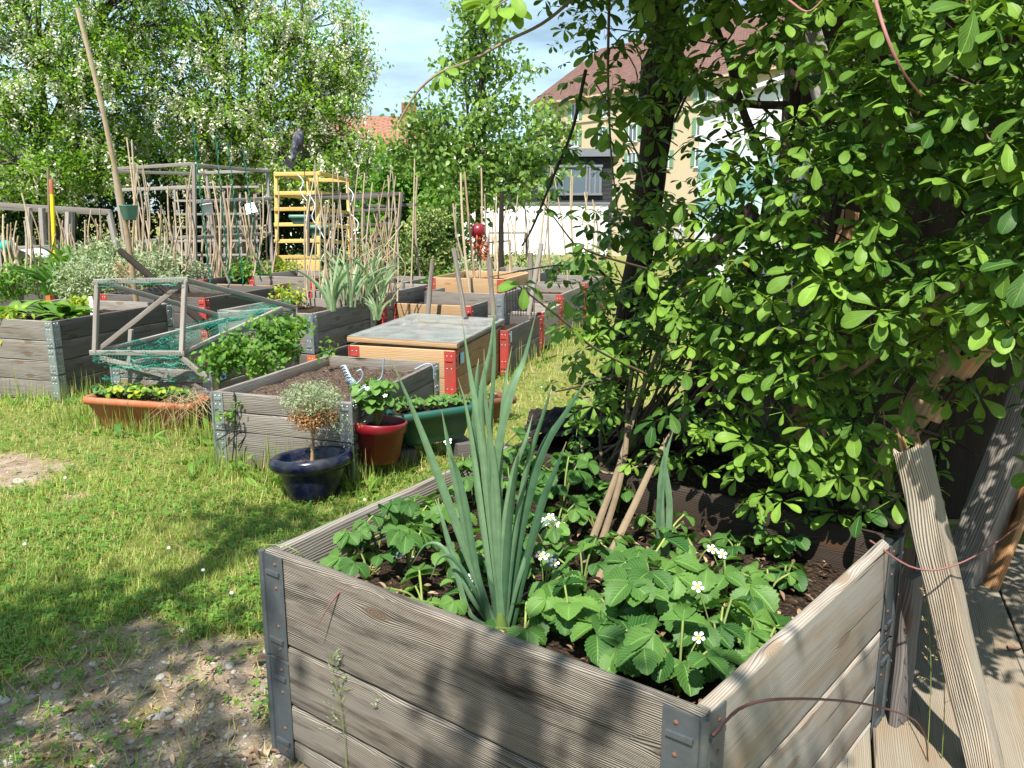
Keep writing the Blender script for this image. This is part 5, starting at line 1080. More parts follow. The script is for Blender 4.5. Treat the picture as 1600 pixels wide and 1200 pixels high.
# unseen canopy leaves added above the frame to shade the upper vine
nC = 4300; pc_ = np.stack([rng.uniform(-.1, 2.6, nC), rng.uniform(1.05, 3.5, nC), rng.uniform(0, .62, nC)], 1); pc_[:, 2] += 1.49 + .262 * pc_[:, 1]; pc_ = pc_[fbm(pc_[:, 0] * 2.2, pc_[:, 1] * 2.2, 5, 2) > np.where(pc_[:, 0] < .85, np.interp(pc_[:, 1], [1.85, 2.0, 2.1], [1.1, .6, .3]), np.interp(pc_[:, 1], [1.0, 1.2, 1.75, 1.85, 2.1], [.56, .5, .52, .6, .36]))]; px_ = np.stack([rng.uniform(-.15, 1.0, 2600), rng.uniform(1.92, 2.6, 2600), rng.uniform(0, .5, 2600)], 1); px_[:, 2] += 1.47 + .262 * px_[:, 1]; px_ = px_[fbm(px_[:, 0] * 4, px_[:, 1] * 4, 6, 2) > .36]; pc_ = np.vstack([pc_, px_]); nC = len(pc_)
allp = np.vstack([pos, pc_]); alld = np.vstack([d, np.stack([rng.normal(0, .8, nC), rng.normal(-.3, .7, nC), rng.normal(-.25, .3, nC)], 1)]); allu = np.vstack([u_, unit(V(0, -.2, 1) + rng.normal(0, .4, (nC, 3)))])
alls = np.concatenate([size, rng.uniform(.04, .06, nC)]); allt = np.concatenate([tint, rng.uniform(.1, .6, nC)])
# single sprays along free tendrils
extra = []
def tendril(px, r, t, leaves, n=24, mb=None):
    P_ = stem(px, r, r * .45, t, n, None, 'tendril' if mb is tm else 'shoot', m_vstem if mb is tm else m_purple)
    for fr_, s_, tt in leaves: extra.append((P_[int(fr_ * (n - 1))] + rng.normal(0, .01, 3), s_, tt))
tm = 1
tendril([(905, -10, 2.3), (850, 35, 2.2), (790, 65, 2.1), (735, 95, 2.05), (690, 112, 2.0), (655, 140, 2.0), (632, 175, 2.0), (622, 195, 2.0)], .0045, .55, [(.55, .05, .75), (.6, .045, .7)], 34, tm)
tendril([(880, -40, 1.7), (820, -15, 1.65), (770, 12, 1.6)], .003, .5, [(.97, .06, .82), (.9, .055, .83), (.8, .06, .8), (1, .05, .8), (.7, .05, .7)], 12, tm)
tendril([(1010, 585, 2.4), (930, 545, 2.2), (885, 505, 2.05), (840, 470, 1.95), (808, 445, 1.9)], .004, .4, [(.98, .06, .45), (.52, .062, .45), (.2, .05, .5)], 20, tm)
tendril([(915, 110, 2.6), (895, 200, 2.5), (865, 275, 2.45), (832, 355, 2.4), (815, 385, 2.4)], .006, .0, [(.15, .05, .1), (.3, .05, .1), (.45, .05, .15), (.55, .05, .2), (.68, .045, .2), (.4, .05, .2)], 18, tm)
tendril([(952, 0, 2.6), (950, 120, 2.6), (955, 240, 2.6), (965, 330, 2.6)], .005, .25, [(.2, .05, .2), (.4, .05, .2), (.6, .05, .3), (.8, .05, .3)], 16, tm)
tendril([(1010, 420, 2.3), (925, 395, 2.2), (905, 380, 2.2)], .004, .1, [(.95, .055, .2), (.7, .055, .2), (.85, .05, .2)], 12, tm)
tendril([(985, 585, 2.6), (900, 605, 2.5), (868, 612, 2.45)], .005, .1, [(.3, .035, .2), (.5, .03, .2), (.7, .03, .2)], 12, tm)
pm = 2; tendril([(1365, -10, 1.5), (1385, 55, 1.45), (1410, 110, 1.45), (1440, 150, 1.5)], .0035, .9, [], 16, pm); tendril([(1232, 0, 1.9), (1262, 18, 1.85), (1290, -5, 1.9)], .003, .9, [], 12, pm)
tendril([(1380, 640, 2.0), (1390, 770, 1.98), (1375, 700, 2.0)], .002, .5, [], 10, pm)
tendril([(1360, 845, 2.0), (1430, 888, 1.8), (1500, 880, 1.78), (1580, 830, 1.85), (1640, 770, 1.9)], .0028, .8, [], 24, pm)
tendril([(1115, 1148, 1.18), (1160, 1105, 1.16), (1230, 1092, 1.22), (1340, 1098, 1.4), (1420, 1120, 1.5), (1445, 1150, 1.55), (1450, 1190, 1.6)], .0032, .25, [], 28, pm)
ex = np.array([e[0] for e in extra]); ne = len(ex)
allp = np.vstack([allp, ex]); alld = np.vstack([alld, np.stack([rng.normal(0, .7, ne), rng.normal(-.6, .3, ne), rng.normal(-.2, .3, ne)], 1)]); allu = np.vstack([allu, unit(V(0, -.5, 1) + rng.normal(0, .3, (ne, 3)))])
alls = np.concatenate([alls, [e[1] for e in extra]]); allt = np.concatenate([allt, [e[2] for e in extra]])
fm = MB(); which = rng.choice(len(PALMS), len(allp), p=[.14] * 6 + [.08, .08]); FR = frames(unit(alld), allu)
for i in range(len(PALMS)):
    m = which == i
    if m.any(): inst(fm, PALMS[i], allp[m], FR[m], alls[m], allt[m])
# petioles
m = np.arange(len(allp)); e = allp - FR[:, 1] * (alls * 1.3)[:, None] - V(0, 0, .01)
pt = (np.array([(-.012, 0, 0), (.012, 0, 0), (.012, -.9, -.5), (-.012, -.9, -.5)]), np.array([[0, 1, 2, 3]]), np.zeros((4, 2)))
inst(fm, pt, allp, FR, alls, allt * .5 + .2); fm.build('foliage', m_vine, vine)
# ------------------------------------------------------------------ leeks
def blade(mb, P_, w, t, tw=0.0, fold=.3, side=None):
    """ribbon along P_ with a keel; w = widths"""
    n = len(P_); T = unit(np.gradient(P_, axis=0)); view = unit(P_ * V(1, 1, 1) - V(0, 0, CAMH)) if side is None else np.broadcast_to(side, P_.shape)
    s_ = unit(np.cross(T, view)); nn = np.cross(s_, T); a = np.linspace(0, tw, n); s2 = s_ * np.cos(a)[:, None] + nn * np.sin(a)[:, None]; n2 = np.cross(s2, T)
    w = np.asarray(w)[:, None]; cols = [P_ - s2 * w * .5 + n2 * w * fold * .5, P_ - s2 * w * .25 + n2 * w * fold * .18, P_, P_ + s2 * w * .25 + n2 * w * fold * .18, P_ + s2 * w * .5 + n2 * w * fold * .5]
    vs = np.stack(cols, 1).reshape(-1, 3); uv = np.stack(np.broadcast_arrays(np.linspace(0, 1, n)[:, None], np.array([-1, -.5, 0, .5, 1])[None]), -1).reshape(-1, 2)
    mb.add(vs, grid_faces(n, 5), uv, t)
lb = G(783, 985, SZ)
lk = thing('leek', 'tall blue green leek rising from the middle of the strawberry bed', 'leek', lb)
Y0 = lb[1]
for pts, w, t, tw in (([(772, 975), (735, 880), (690, 760), (650, 655), (610, 560)], .036, .55, .5), ([(776, 970), (768, 850), (750, 680), (735, 590), (722, 500)], .03, .75, .4), ([(780, 970), (770, 820), (752, 640), (768, 540), (771, 490)], .026, .5, -.5), ([(786, 975), (772, 760), (795, 620), (818, 560), (837, 490)], .034, .6, .8),
      ([(784, 970), (768, 800), (765, 690), (772, 560), (772, 470)], .022, .4, .2), ([(795, 980), (812, 840), (845, 710), (880, 650), (920, 588)], .036, .12, .4), ([(786, 975), (785, 850), (800, 745), (820, 690), (832, 648)], .024, .7, .5), ([(800, 985), (822, 880), (845, 790), (865, 740), (885, 690)], .032, .1, .3),
      ([(770, 970), (735, 860), (712, 750), (700, 690), (690, 640)], .028, .5, -.4), ([(766, 975), (742, 880), (728, 800), (715, 740), (700, 700)], .03, .35, .3), ([(782, 980), (780, 880), (775, 760), (760, 640), (756, 545)], .026, .65, .3), ([(778, 985), (752, 800), (742, 700), (745, 600), (748, 560)], .03, .3, -.3),
      ([(778, 985), (735, 960), (712, 895), (690, 855), (665, 852), (645, 880)], .022, .6, .6), ([(772, 985), (735, 930), (705, 860), (690, 810), (680, 780)], .024, .5, .4), ([(788, 985), (790, 900), (796, 820), (806, 740), (812, 700)], .03, .2, -.5),
      ([(778, 985), (760, 860), (742, 730), (728, 640), (715, 590)], .024, .85, .9), ([(790, 985), (800, 870), (822, 740), (852, 640), (862, 600)], .024, .4, -.7), ([(776, 985), (766, 900), (752, 790), (748, 720), (757, 660)], .022, .2, .8), ([(792, 985), (812, 900), (838, 830), (862, 815), (872, 850)], .02, .5, .6), ([(770, 985), (745, 930), (715, 880), (690, 870), (672, 905)], .018, .3, .4), ([(785, 985), (780, 800), (783, 660), (790, 590), (800, 540)], .024, .6, 1.0)):
    n = 22; off = rng.uniform(-.05, .12); P_ = bez([D(x, y, Y0 + off * (i / len(pts)) - .0 + rng.normal(0, .006)) for i, (x, y) in enumerate(pts)], n)
    q = np.linspace(0, 1, n); wd = w * .56 * np.minimum(1, .6 + q * 1.3) * np.clip((1 - q) * 2.2, .04, 1) ** .8
    b = MB(); blade(b, P_, wd, t, tw, fold=.5); b.build('blade', m_leek, lk)
b = MB(); tube(b, [lb - V(0, 0, .02), lb + V(0, 0, .02), lb + V(-.002, 0, .045)], [.017, .015, .008], 10, .1); b.build('shaft', m_stem, lk)
l2 = G(1038, 870, SZ); lk2 = thing('leek', 'young leek of two upright blades standing near the back of the strawberry bed', 'leek', l2)
for pts, w, t in (([(1036, 868), (1032, 780), (1038, 720), (1052, 672)], .02, .6), ([(1042, 868), (1046, 790), (1040, 740), (1037, 684)], .018, .75), ([(1030, 866), (1029, 800), (1035, 740), (1040, 700)], .014, .4)):
    n = 16; P_ = bez([D(x, y, l2[1]) for x, y in pts], n); q = np.linspace(0, 1, n); b = MB(); blade(b, P_, w * np.minimum(1, .8 + q) * np.clip((1 - q) * 2.4, .05, 1), t, .3); b.build('blade', m_leek, lk2)

# ------------------------------------------------------------------ strawberries
T3 = join_tpl([xf(STRAW, radians(a), radians(r_), s_, (0, 0, 0)) for a, r_, s_ in ((0, -14, 1.0), (72, -24, .92), (-72, -24, .92))])
T3b = join_tpl([xf(STRAW, radians(a), radians(r_), s_, (0, 0, 0)) for a, r_, s_ in ((0, 6, 1.0), (80, -6, .9), (-76, -4, .95))])
def inbed(p, mg=.035): 
    r = np.ones(len(p), bool); P4 = [A_, N_, R_c, L_]
    for i in range(4):
        a, c_ = P4[i], P4[(i + 1) % 4]; r &= ((c_[0] - a[0]) * (p[:, 1] - a[1]) - (c_[1] - a[1]) * (p[:, 0] - a[0])) / np.linalg.norm((c_ - a)[:2]) > mg
    return r
def straw_plant(label, base, n, h, spread, size, group, mat=None, flowers=(), tr=(.1, .8), name='strawberry_plant', near_bed=False):
    base = np.asarray(base, float); th = thing(name, label, 'strawberry plant', base, group); lf = MB(); sm = MB()
    for i in range(n):
        a = rng.uniform(0, 2 * pi); rr = spread * sqrt(rng.random()); hh = h * rng.uniform(.55, 1.1)
        tip = base + V(cos(a) * rr, sin(a) * rr, hh)
        if near_bed:
            for q_ in range(12):
                if inbed(tip[None], .075)[0]: break
                tip = tip + (V(.2, 2.0, tip[2]) - tip) * .08
        P_ = bez([base, base * .6 + tip * .4 + V(0, 0, hh * .25), tip], 8)
        tube(sm, P_, .0022 + size * .012, 5, rng.random(), cap=False)
        d = unit(V(cos(a), sin(a), rng.uniform(-.5, .1))) if rr > .02 else unit(V(rng.normal(), rng.normal(), -.2))
        u_ = unit(V(0, -.12, 1) + .32 * V(cos(a), sin(a), 0) + rng.normal(0, .2, 3))
        inst(lf, T3 if rng.random() < .6 else T3b, tip[None], frames(d[None], u_[None]), [size * rng.uniform(.7, 1.15)], [rng.uniform(*tr)])
    sm.build('stem', m_stem, th); lf.build('foliage', mat or m_straw, th)
    for fp in flowers: flower(fp, th, base)
    return th
PET = leaf_tpl(3, 'obovate', .85, .1, .2, cols=1)
def flower(fp, th, base, s=.0085):
    fp = np.asarray(fp, float); nrm = unit(V(rng.normal(0, .3), -.6, .8)); x = unit(np.cross(nrm, V(0, 0, 1) + rng.normal(0, .1, 3))); y = np.cross(nrm, x)
    b = MB(); ang = np.arange(5) * 2 * pi / 5 + rng.random(); dirs = np.cos(ang)[:, None] * x + np.sin(ang)[:, None] * y
    inst(b, PET, fp + dirs * s * .3, frames(dirs + nrm * .2, np.broadcast_to(nrm, (5, 3))), s * 1.25, .5); f = b.build('flower', m_petal, th)
    c_ = MB(); lathe(c_, [(s * .48, 0), (s * .42, s * .2), (s * .2, s * .34), (0, s * .36)], fp + nrm * .001, 10, ax=[x, y, nrm]); c_.build('center', m_pollen, f)
    p = MB(); tube(p, bez([base, (fp + base) / 2 + V(0, 0, .02), fp - nrm * .001], 7), .0016, 4, .6, cap=False); p.build('stalk', m_stem, f)
fl = {0: [(625, 867), (640, 872)], 3: [(738, 902), (745, 912)], 4: [(852, 815), (868, 818), (860, 808), (878, 822)], 5: [(845, 868), (858, 872), (866, 880)], 10: [(1128, 866), (1112, 858)], 9: [(1092, 996), (1046, 1104)], 11: [(1090, 917)], 7: [(992, 925)], 13: [(905, 950)], 19: [(700, 690)]}
SP = [(575, 905, 6, .10, .06), (640, 900, 7, .12, .058), (610, 835, 5, .10, .06), (725, 965, 6, .07, .055), (860, 880, 6, .12, .058), (850, 935, 6, .09, .052), (1000, 940, 8, .12, .074), (1020, 985, 7, .13, .078), (960, 985, 6, .11, .066), (1060, 1085, 8, .15, .074), (1135, 950, 7, .10, .066), (1120, 1040, 7, .13, .072), (940, 1040, 6, .08, .066), (890, 990, 7, .10, .07), (880, 800, 6, .13, .062), (1205, 975, 5, .08, .055),
      (1200, 930, 6, .07, .05), (770, 870, 5, .10, .055), (1220, 870, 5, .07, .045), (690, 830, 7, .12, .06), (1090, 880, 6, .05, .05), (960, 880, 6, .09, .055), (820, 1000, 5, .06, .06), (1170, 1010, 6, .08, .062), (660, 950, 4, .05, .045), (800, 820, 6, .12, .055), (1150, 870, 5, .06, .045), (930, 830, 5, .08, .05), (590, 870, 6, .1, .05), (700, 775, 7, .15, .055), (770, 750, 7, .15, .055), (830, 735, 7, .16, .055), (905, 745, 7, .15, .05), (965, 800, 7, .12, .055), (640, 850, 7, .12, .055), (545, 880, 5, .1, .05), (780, 900, 5, .08, .05), (870, 840, 7, .12, .055), (1010, 1040, 5, .07, .06), (740, 790, 7, .13, .055), (700, 900, 6, .09, .05), (1225, 915, 5, .05, .045), (1040, 850, 6, .06, .05), (840, 760, 6, .14, .05), (910, 920, 6, .08, .055), (1190, 1040, 5, .06, .05)]
for i, (x, y, n, h, s_) in enumerate(SP):
    bs = G(x, y, SZ + .005); fls = [D(fx, fy, bs[1] + rng.uniform(-.03, .03)) for fx, fy in fl.get(i, [])]
    near = 'white flowering strawberry plant in the near bed' if fls else 'leafy strawberry plant without open flowers in the near bed'
    straw_plant(near, bs, max(4, int(n * rng.uniform(.9, 1.45))), h * rng.uniform(.75, 1.25), .085, s_ * rng.uniform(.85, 1.12), 'flowering strawberry plants in the near bed' if fls else 'leafy strawberry plants in the near bed', flowers=fls, tr=(.0, .85), near_bed=True)
# litter on the soil of the near bed
n = 700; pl = np.array([G(x, y, SZ + .016) for x, y in zip(rng.uniform(560, 1300, n), rng.uniform(820, 1130, n))]); pl[:, 2] += rng.uniform(0, .012, n)
pl = pl[inbed(pl)]; b = MB(); inst(b, LANCE, pl, frames(unit(rng.normal(0, 1, (len(pl), 3)) * V(1, 1, .15)), unit(V(0, 0, 1) + rng.normal(0, .3, (len(pl), 3)))), rng.uniform(.012, .04, len(pl)), rng.random(len(pl)))
tag(b.build('leaf_litter', m_mulch), None, None, kind='stuff')
# grass head and shoots over the front board
def panicle(label, base, top, nb, br, mat, cat='grass'):
    th = thing('seed_grass', label, cat, base); b = MB(); P_ = bez([base, base * .5 + top * .5 + V(.01, 0, .02), top], 14); tube(b, P_, np.linspace(.0016, .0007, 14), 4, .5); hd = MB()
    for i in range(nb):
        k = rng.uniform(.45, 1.0); p = P_[int(k * 13)]; a = rng.uniform(0, 2 * pi); e = p + V(cos(a) * br, sin(a) * br * .5, br * rng.uniform(.2, 1.1)) * (1.25 - k); tube(b, [p, (p + e) / 2 + V(0, 0, .002), e], .0005, 3, .5, cap=False)
        m = 7; pp = p + (e - p) * rng.uniform(.35, 1.05, m)[:, None] + rng.normal(0, .0015, (m, 3)); inst(hd, LANCE, pp, frames(unit(np.repeat((e - p)[None], m, 0) + rng.normal(0, .01, (m, 3))), rand_unit(m)), .0085, rng.random(m))
    b.build('stalk', m_stem, th); hd.build('head', mat, th); return th
fb = lambda x, y, o: D(x, y, np.interp(x, [412, 1100], [1.95, 1.23]) - o)
panicle('green flowering meadow grass in front of the near bed boards', fb(545, 1255, .06), fb(513, 1015, .09), 26, .075, m_silverleaf); panicle('small meadow grass beside the taller one before the near bed', fb(620, 1260, .06), fb(590, 1080, .07), 7, .05, m_silverleaf)
panicle('thin seeding grass growing between the dark stake and the deck', G(1447, 1215, 0), D(1447, 905, 1.85), 14, .05, m_drystem); panicle('low seeding grass at the deck edge', G(1470, 1210, 0), D(1466, 985, 1.8), 10, .05, m_drystem)
b = MB(); P_ = bez([fb(545, 905, -.03), fb(562, 898, .01), fb(540, 915, .05), fb(515, 945, .08), fb(492, 985, .10)], 20); tube(b, P_, np.concatenate([np.linspace(.0012, .003, 10), np.linspace(.003, .0008, 10)]), 6, .7); tag(b.build('shoot', m_purple, None, P_[0]), 'purple grass blade bending over the front board of the near bed', 'grass')
b = MB(); P_ = bez([G(500, 905, SZ), fb(470, 866, -.02), fb(440, 852, 0), fb(405, 852, .02)], 14); tube(b, P_, np.linspace(.002, .0008, 14), 5, .6); tag(b.build('shoot', m_stem, None, P_[0]), 'thin green blade lying over the left corner of the near bed', 'grass')

# ------------------------------------------------------------------ crops in the other beds and pots
def clump(name, label, cat, c, r, n, tpl, size, mat, group=None, droop=.3, tl=.7, stems=0, stemmat=None, kk=None, base=None, tint=None):
    c = np.asarray(c, float); th = thing(name, label, cat, c - V(0, 0, r[2]), group); K = c + rand_unit(n) * (rng.random((n, 1)) ** .4) * np.asarray(r)
    crown_mesh(K, kk or 8, size * .8, tpl, size, tl, droop, tspread=.25).build('foliage', mat, th)
    bs = (c - V(0, 0, r[2])) if base is None else base; b = MB()
    for i in range(max(stems, 3)): tube(b, bez([bs + rng.normal(0, .15, 3) * np.asarray(r) * V(1, 1, 0), c + rng.normal(0, .2, 3) * r, K[rng.integers(n)]], 6), .0018 + size * .02, 4, rng.random(), cap=False)
    b.build('stem', stemmat or m_stem, th); return th
def straps(name, label, cat, c, n, ln, w, mat, spread=.3, lean=.7, group=None, tr=(.1, .8), foot=.03):
    c = np.asarray(c, float); th = thing(name, label, cat, c, group); b = MB()
    for i in range(n):
        a = rng.uniform(0, 2 * pi); o = V(cos(a), sin(a), 0); L_n = ln * rng.uniform(.6, 1.1); lean_ = lean * rng.uniform(.3, 1.1); q = np.linspace(0, 1, 11)[:, None]
        P_ = c + o * foot * rng.random() + o * (lean_ * L_n * q ** 1.7) + V(0, 0, 1) * L_n * (q - lean_ * .55 * q ** 2.4)
        blade(b, P_, w * np.minimum(1, .7 + q[:, 0]) * np.clip((1 - q[:, 0]) * 2.2, .05, 1), rng.uniform(*tr), rng.normal(0, .5), side=unit(V(-sin(a), cos(a), .1)) if False else None)
    b.build('foliage', mat, th); return th
for i, (x, y, Y_) in enumerate(((370, 545, 5.15), (420, 520, 5.35), (455, 515, 5.6), (400, 560, 5.05), (340, 560, 5.0), (440, 545, 5.4))):
    clump('bean_plant', 'bushy dark green bean plant growing in the netted bed', 'bean plant', D(x, y, Y_), V(.12, .12, .11), 42, OVAL, .042, m_green, 'bean plants in the netted bed', stems=6)
for i, (x, y, Y_, lab) in enumerate(((20, 478, 6.6, 'broad leaved crop hanging over the front of the left bed'), (75, 470, 6.9, 'broad leaved crop in the middle of the left bed'), (100, 478, 6.5, 'large leaved crop by the zinc bracket of the left bed'))):
    c = D(x, y, Y_); c = c * V(1, 1, 0) + V(0, 0, .55); th = thing('leafy_crop', lab, 'vegetable', c, 'broad leaved crops in the left bed'); n = 20; a = rng.uniform(0, 2 * pi, n); dd_ = np.stack([np.cos(a), np.sin(a), rng.uniform(.2, 1.1, n)], 1); b = MB(); inst(b, leaf_tpl(7, 'ovate', .42, .25, .7, cols=2), c + dd_ * .03, frames(unit(dd_), unit(V(0, 0, 1) - dd_ * .3)), rng.uniform(.16, .27, n), rng.uniform(.2, .85, n)); b.build('foliage', m_green, th)
clump('lettuce', 'lime green salad plant in the left bed beside the white plant label', 'vegetable', D(122, 478, 7.0), V(.1, .1, .07), 30, OVAL, .05, m_lime)
clump('lettuce', 'yellowing leafy plant at the far left edge of the left bed', 'vegetable', D(8, 500, 6.2), V(.1, .1, .06), 22, OVAL, .06, m_lime)
b = MB(); boxm(b, D(143, 478, 6.9), (.03, .006, .16)); tag(b.build('plant_label', m_white, None, D(143, 478, 6.9)), 'blank white plant label upright in the left bed', 'plant label')
for x, y, Y_, rr, lab in ((170, 425, 8.6, .42, 'silvery wispy shrub going to seed left of the leaning pole'), (135, 440, 8.2, .3, 'grey green wispy shrub lower left of the leaning pole'), (232, 430, 9, .34, 'silvery wispy shrub behind the log pole'), (255, 410, 9.6, .3, 'pale seeding plant at the foot of the grey trellis')):
    clump('wispy_shrub', lab, 'shrub', D(x, y, Y_), V(rr, rr, rr * .8), 150, LANCE, .05, m_silverleaf, droop=-.6, tl=1.2, stems=30, stemmat=m_stem, kk=10)
clump('dry_plant', 'dry pinkish seeding plant beside the bamboo pole', 'plant', D(195, 435, 8.4), V(.16, .2, .2), 60, LANCE, .035, m_drystem, droop=-.4, tl=1.2, stems=24, stemmat=m_drystem)
straps('day_lily', 'dark green strap leaved clump left of the silvery shrubs', 'plant', D(100, 460, 9.0), 60, .55, .03, m_green, lean=.8, tr=(0, .4), foot=.2)
straps('day_lily', 'green strap leaved clump behind the left bed', 'plant', D(128, 430, 9.6), 50, .5, .03, m_green, lean=.8, tr=(.1, .6), foot=.2)
for i, (x, y, Y_) in enumerate(((520, 486, 6.6), (548, 480, 6.8), (572, 476, 6.9), (594, 470, 7.0), (590, 500, 6.75), (540, 470, 7.2))):
    straps('leek', 'shaggy greyish leek drooping in the raised bed with the zinc bracket', 'leek', D(x, y, Y_), 16, .62 if i != 4 else .3, .02, m_leekd, lean=.7, group='shaggy leeks', tr=(0, .85), foot=.04)
clump('mustard_plant', 'yellow green flowering brassica beside the shaggy leeks', 'plant', D(450, 462, 7.2), V(.14, .14, .1), 40, OVAL, .035, m_lime, stems=14)
for pts in (([(590, 480), (585, 400), (575, 345), (560, 310)]), ([(597, 470), (590, 420), (600, 380)]), ([(600, 472), (612, 420), (622, 395)])): pass
th = thing('dry_stalks', 'brown dry stalk bundle leaning among the shaggy leeks', 'dry plant', D(580, 470, 7.1)); b = MB()
for i in range(26): x = rng.uniform(545, 610); tube(b, bez([D(x, 478, 7.1), D(x + rng.normal(0, 12), 420, 7.1), D(x + rng.normal(0, 26), rng.uniform(330, 400), 7.1)], 8), .0045, 4, rng.random())
b.build('stalk', m_drystem, th)
# planter plants
for k in range(7):
    straw_plant('yellowing strawberry plant in the terracotta coloured trough', oc + oax[0] * (-.27 + .085 * k) + V(0, .0, .19), 15, .08, .07, .05, 'strawberries in the terracotta trough', m_lime if k % 2 else m_straw, tr=(.0, .8))
th = thing('dry_grass', 'dry straw trailing over the right end of the terracotta trough', 'grass', oc + oax[0] * .3 + V(0, 0, .2)); b = MB()
for i in range(120):
    s0 = oc + oax[0] * rng.uniform(.2, .36) + oax[1] * rng.uniform(-.1, .1) + V(0, 0, .2); tube(b, bez([s0, s0 + V(rng.normal(0, .05), -.07 + rng.normal(0, .03), rng.uniform(.0, .08)), s0 + V(rng.normal(0, .1), -.13 + rng.normal(0, .05), rng.uniform(-.16, .05))], 6), .0011, 3, rng.random(), cap=False)
b.build('stalk', m_drystem, th)
straw_plant('tall strawberry plant filling the red pot', pr + V(.0, 0, .18), 34, .24, .10, .058, None, tr=(.3, .85), flowers=[pr + V(-.03, -.1, .42), pr + V(.06, -.09, .38), pr + V(-.09, -.08, .35)])
for k, q in enumerate((-.17, -.06, .06, .17)): straw_plant('low strawberry plant in the dark green trough', gc + unit(V(.93, .36, 0)) * q + V(0, 0, .18), 12, .07, .08, .036, 'strawberries in the green trough', tr=(.2, .8))
straw_plant('small strawberry plant in the brown trough by the path', tc2 + V(0, 0, .17), 14, .08, .12, .034, None, tr=(.3, .8))
# topiary in the blue pot
tp0 = pb + np.array([0, 0, .165]) @ tb; tt_ = thing('topiary', 'small half dried standard bush on a bare stem in the blue pot', 'topiary', tp0)
cT = D(488, 640, tp0[1]); b = MB(); tube(b, bez([tp0 - V(0, 0, .02), (tp0 + cT) / 2 + V(.003, 0, 0), cT - V(0, 0, .08)], 8), [.011, .010, .009, .009, .009, .009, .009, .011], 8, .35)
for i in range(70): d_ = unit(rng.normal(0, 1, 3) * V(1, 1, .6) + V(0, 0, .45)); tube(b, [cT - V(0, 0, .085), cT - V(0, 0, .05) + d_ * V(.05, .05, .03), cT + d_ * V(.12, .12, .11) * rng.uniform(.6, 1)], [.003, .002, .001], 4, .25 + .3 * rng.random(), cap=False)
b.build('stem', m_drystem, tt_)
K = cT + unit(rng.normal(0, 1, (260, 3))) * (rng.random((260, 1)) ** .4) * V(.15, .15, .085) + V(0, 0, .055); K = np.concatenate([K, cT + rng.normal(0, 1, (14, 3)) * V(.06, .05, .02) + V(.09, -.03, -.06)])
crown_mesh(K, 12, .013, LANCE, .015, 1.2, -.2).build('crown', m_silverleaf, tt_)
K = cT + V(0, 0, -.03) + unit(rng.normal(0, 1, (300, 3)) + V(0, 0, -.2)) * (rng.random((300, 1)) ** .4) * V(.12, .12, .065); cmb = crown_mesh(K, 12, .012, LANCE, .014, 1.2, 0); cmb.build('dry_foliage', plain('dry_leaf', (.36, .19, .085), .8, .1, 0, .4, 60), tt_)
# distant greenery
for x, y, Y_, r_, mt, lab in ((735, 425, 10.5, .3, m_silverleaf, 'greyish herb clump behind the fresh plank bed'), (700, 445, 9.5, .24, m_green, 'green herb clump right of the variegated shrub'), (845, 420, 11.5, .4, m_silverleaf, 'pale airy plants below the poles before the white wall'), (895, 430, 11.5, .35, m_green, 'green crops at the end of the path by the vine'), (800, 425, 12.5, .45, m_varieg, 'mixed greenery in front of the white wall'), (925, 430, 12.5, .4, m_green, 'green crops left of the vine trunk in the distance'),
     (430, 425, 11.2, .26, m_lime, 'bright green plants between the grey and yellow trellises'), (285, 430, 9.6, .3, m_silverleaf, 'pale plants in the bed of the grey trellis'), (385, 430, 10.2, .3, m_green, 'green plants under the grey trellis'), (60, 425, 11, .35, m_green, 'green plants below the left pergola'), (165, 395, 12.5, .4, m_silverleaf, 'pale tall weeds right of the yellow pole'), (470, 415, 12.3, .25, m_silverleaf, 'pale plants behind the yellow trellis'), (535, 440, 9, .2, m_green, 'green plants at the foot of the lattice cage'), (20, 440, 9.5, .3, m_green, 'green crop at the far left edge behind the left bed')):
    clump('garden_plants', lab, 'plant', D(x, y, Y_), V(r_, r_, r_ * .7), 90, LANCE if mt is m_silverleaf else OVAL, .055, mt, droop=-.2, tl=1.0, stems=16)
clump('red_plant', 'rust red plant climbing the poles before the white wall', 'plant', D(747, 385, 8.6), V(.06, .06, .14), 26, LANCE, .05, plain('rust_leaf', (.4, .09, .04), .6, .2), droop=-.1, tl=1.2)
clump('weed', 'small weed climbing the front of the compost bed', 'weed', D(352, 648, 4.27), V(.035, .02, .02), 8, OVAL, .04, m_green, kk=3); clump('weed', 'small weed higher on the compost bed front', 'weed', D(370, 630, 4.27), V(.02, .02, .03), 5, OVAL, .03, m_green, kk=2)
clump('weed', 'small climbing weed at the back corner of the compost bed', 'weed', D(514, 548, 5.2), V(.02, .02, .06), 12, OVAL, .035, m_green, kk=3); clump('weed', 'small dark weed at the foot of the compost bed', 'weed', D(378, 728, 4.2), V(.03, .03, .03), 7, OVAL, .04, m_green, kk=3)
th = thing('weed', 'broad leaved dock standing between the compost bed and the blue pot', 'weed', G(455, 745)); b = MB(); c = G(455, 745) * V(1, 1, 0) + V(0, .06, 0); dd_ = unit(np.array([(-.35, -.1, 1), (.1, -.2, .9), (.5, .1, .7), (-.1, .2, 1.1)])); inst(b, leaf_tpl(7, 'ovate', .36, .2, .3, cols=2), np.repeat((c + V(0, 0, .03))[None], 4, 0), frames(dd_, unit(V(0, -1, .3) + rng.normal(0, .2, (4, 3)))), [.26, .2, .2, .22], [.7, .6, .5, .6]); b.build('foliage', m_green, th)
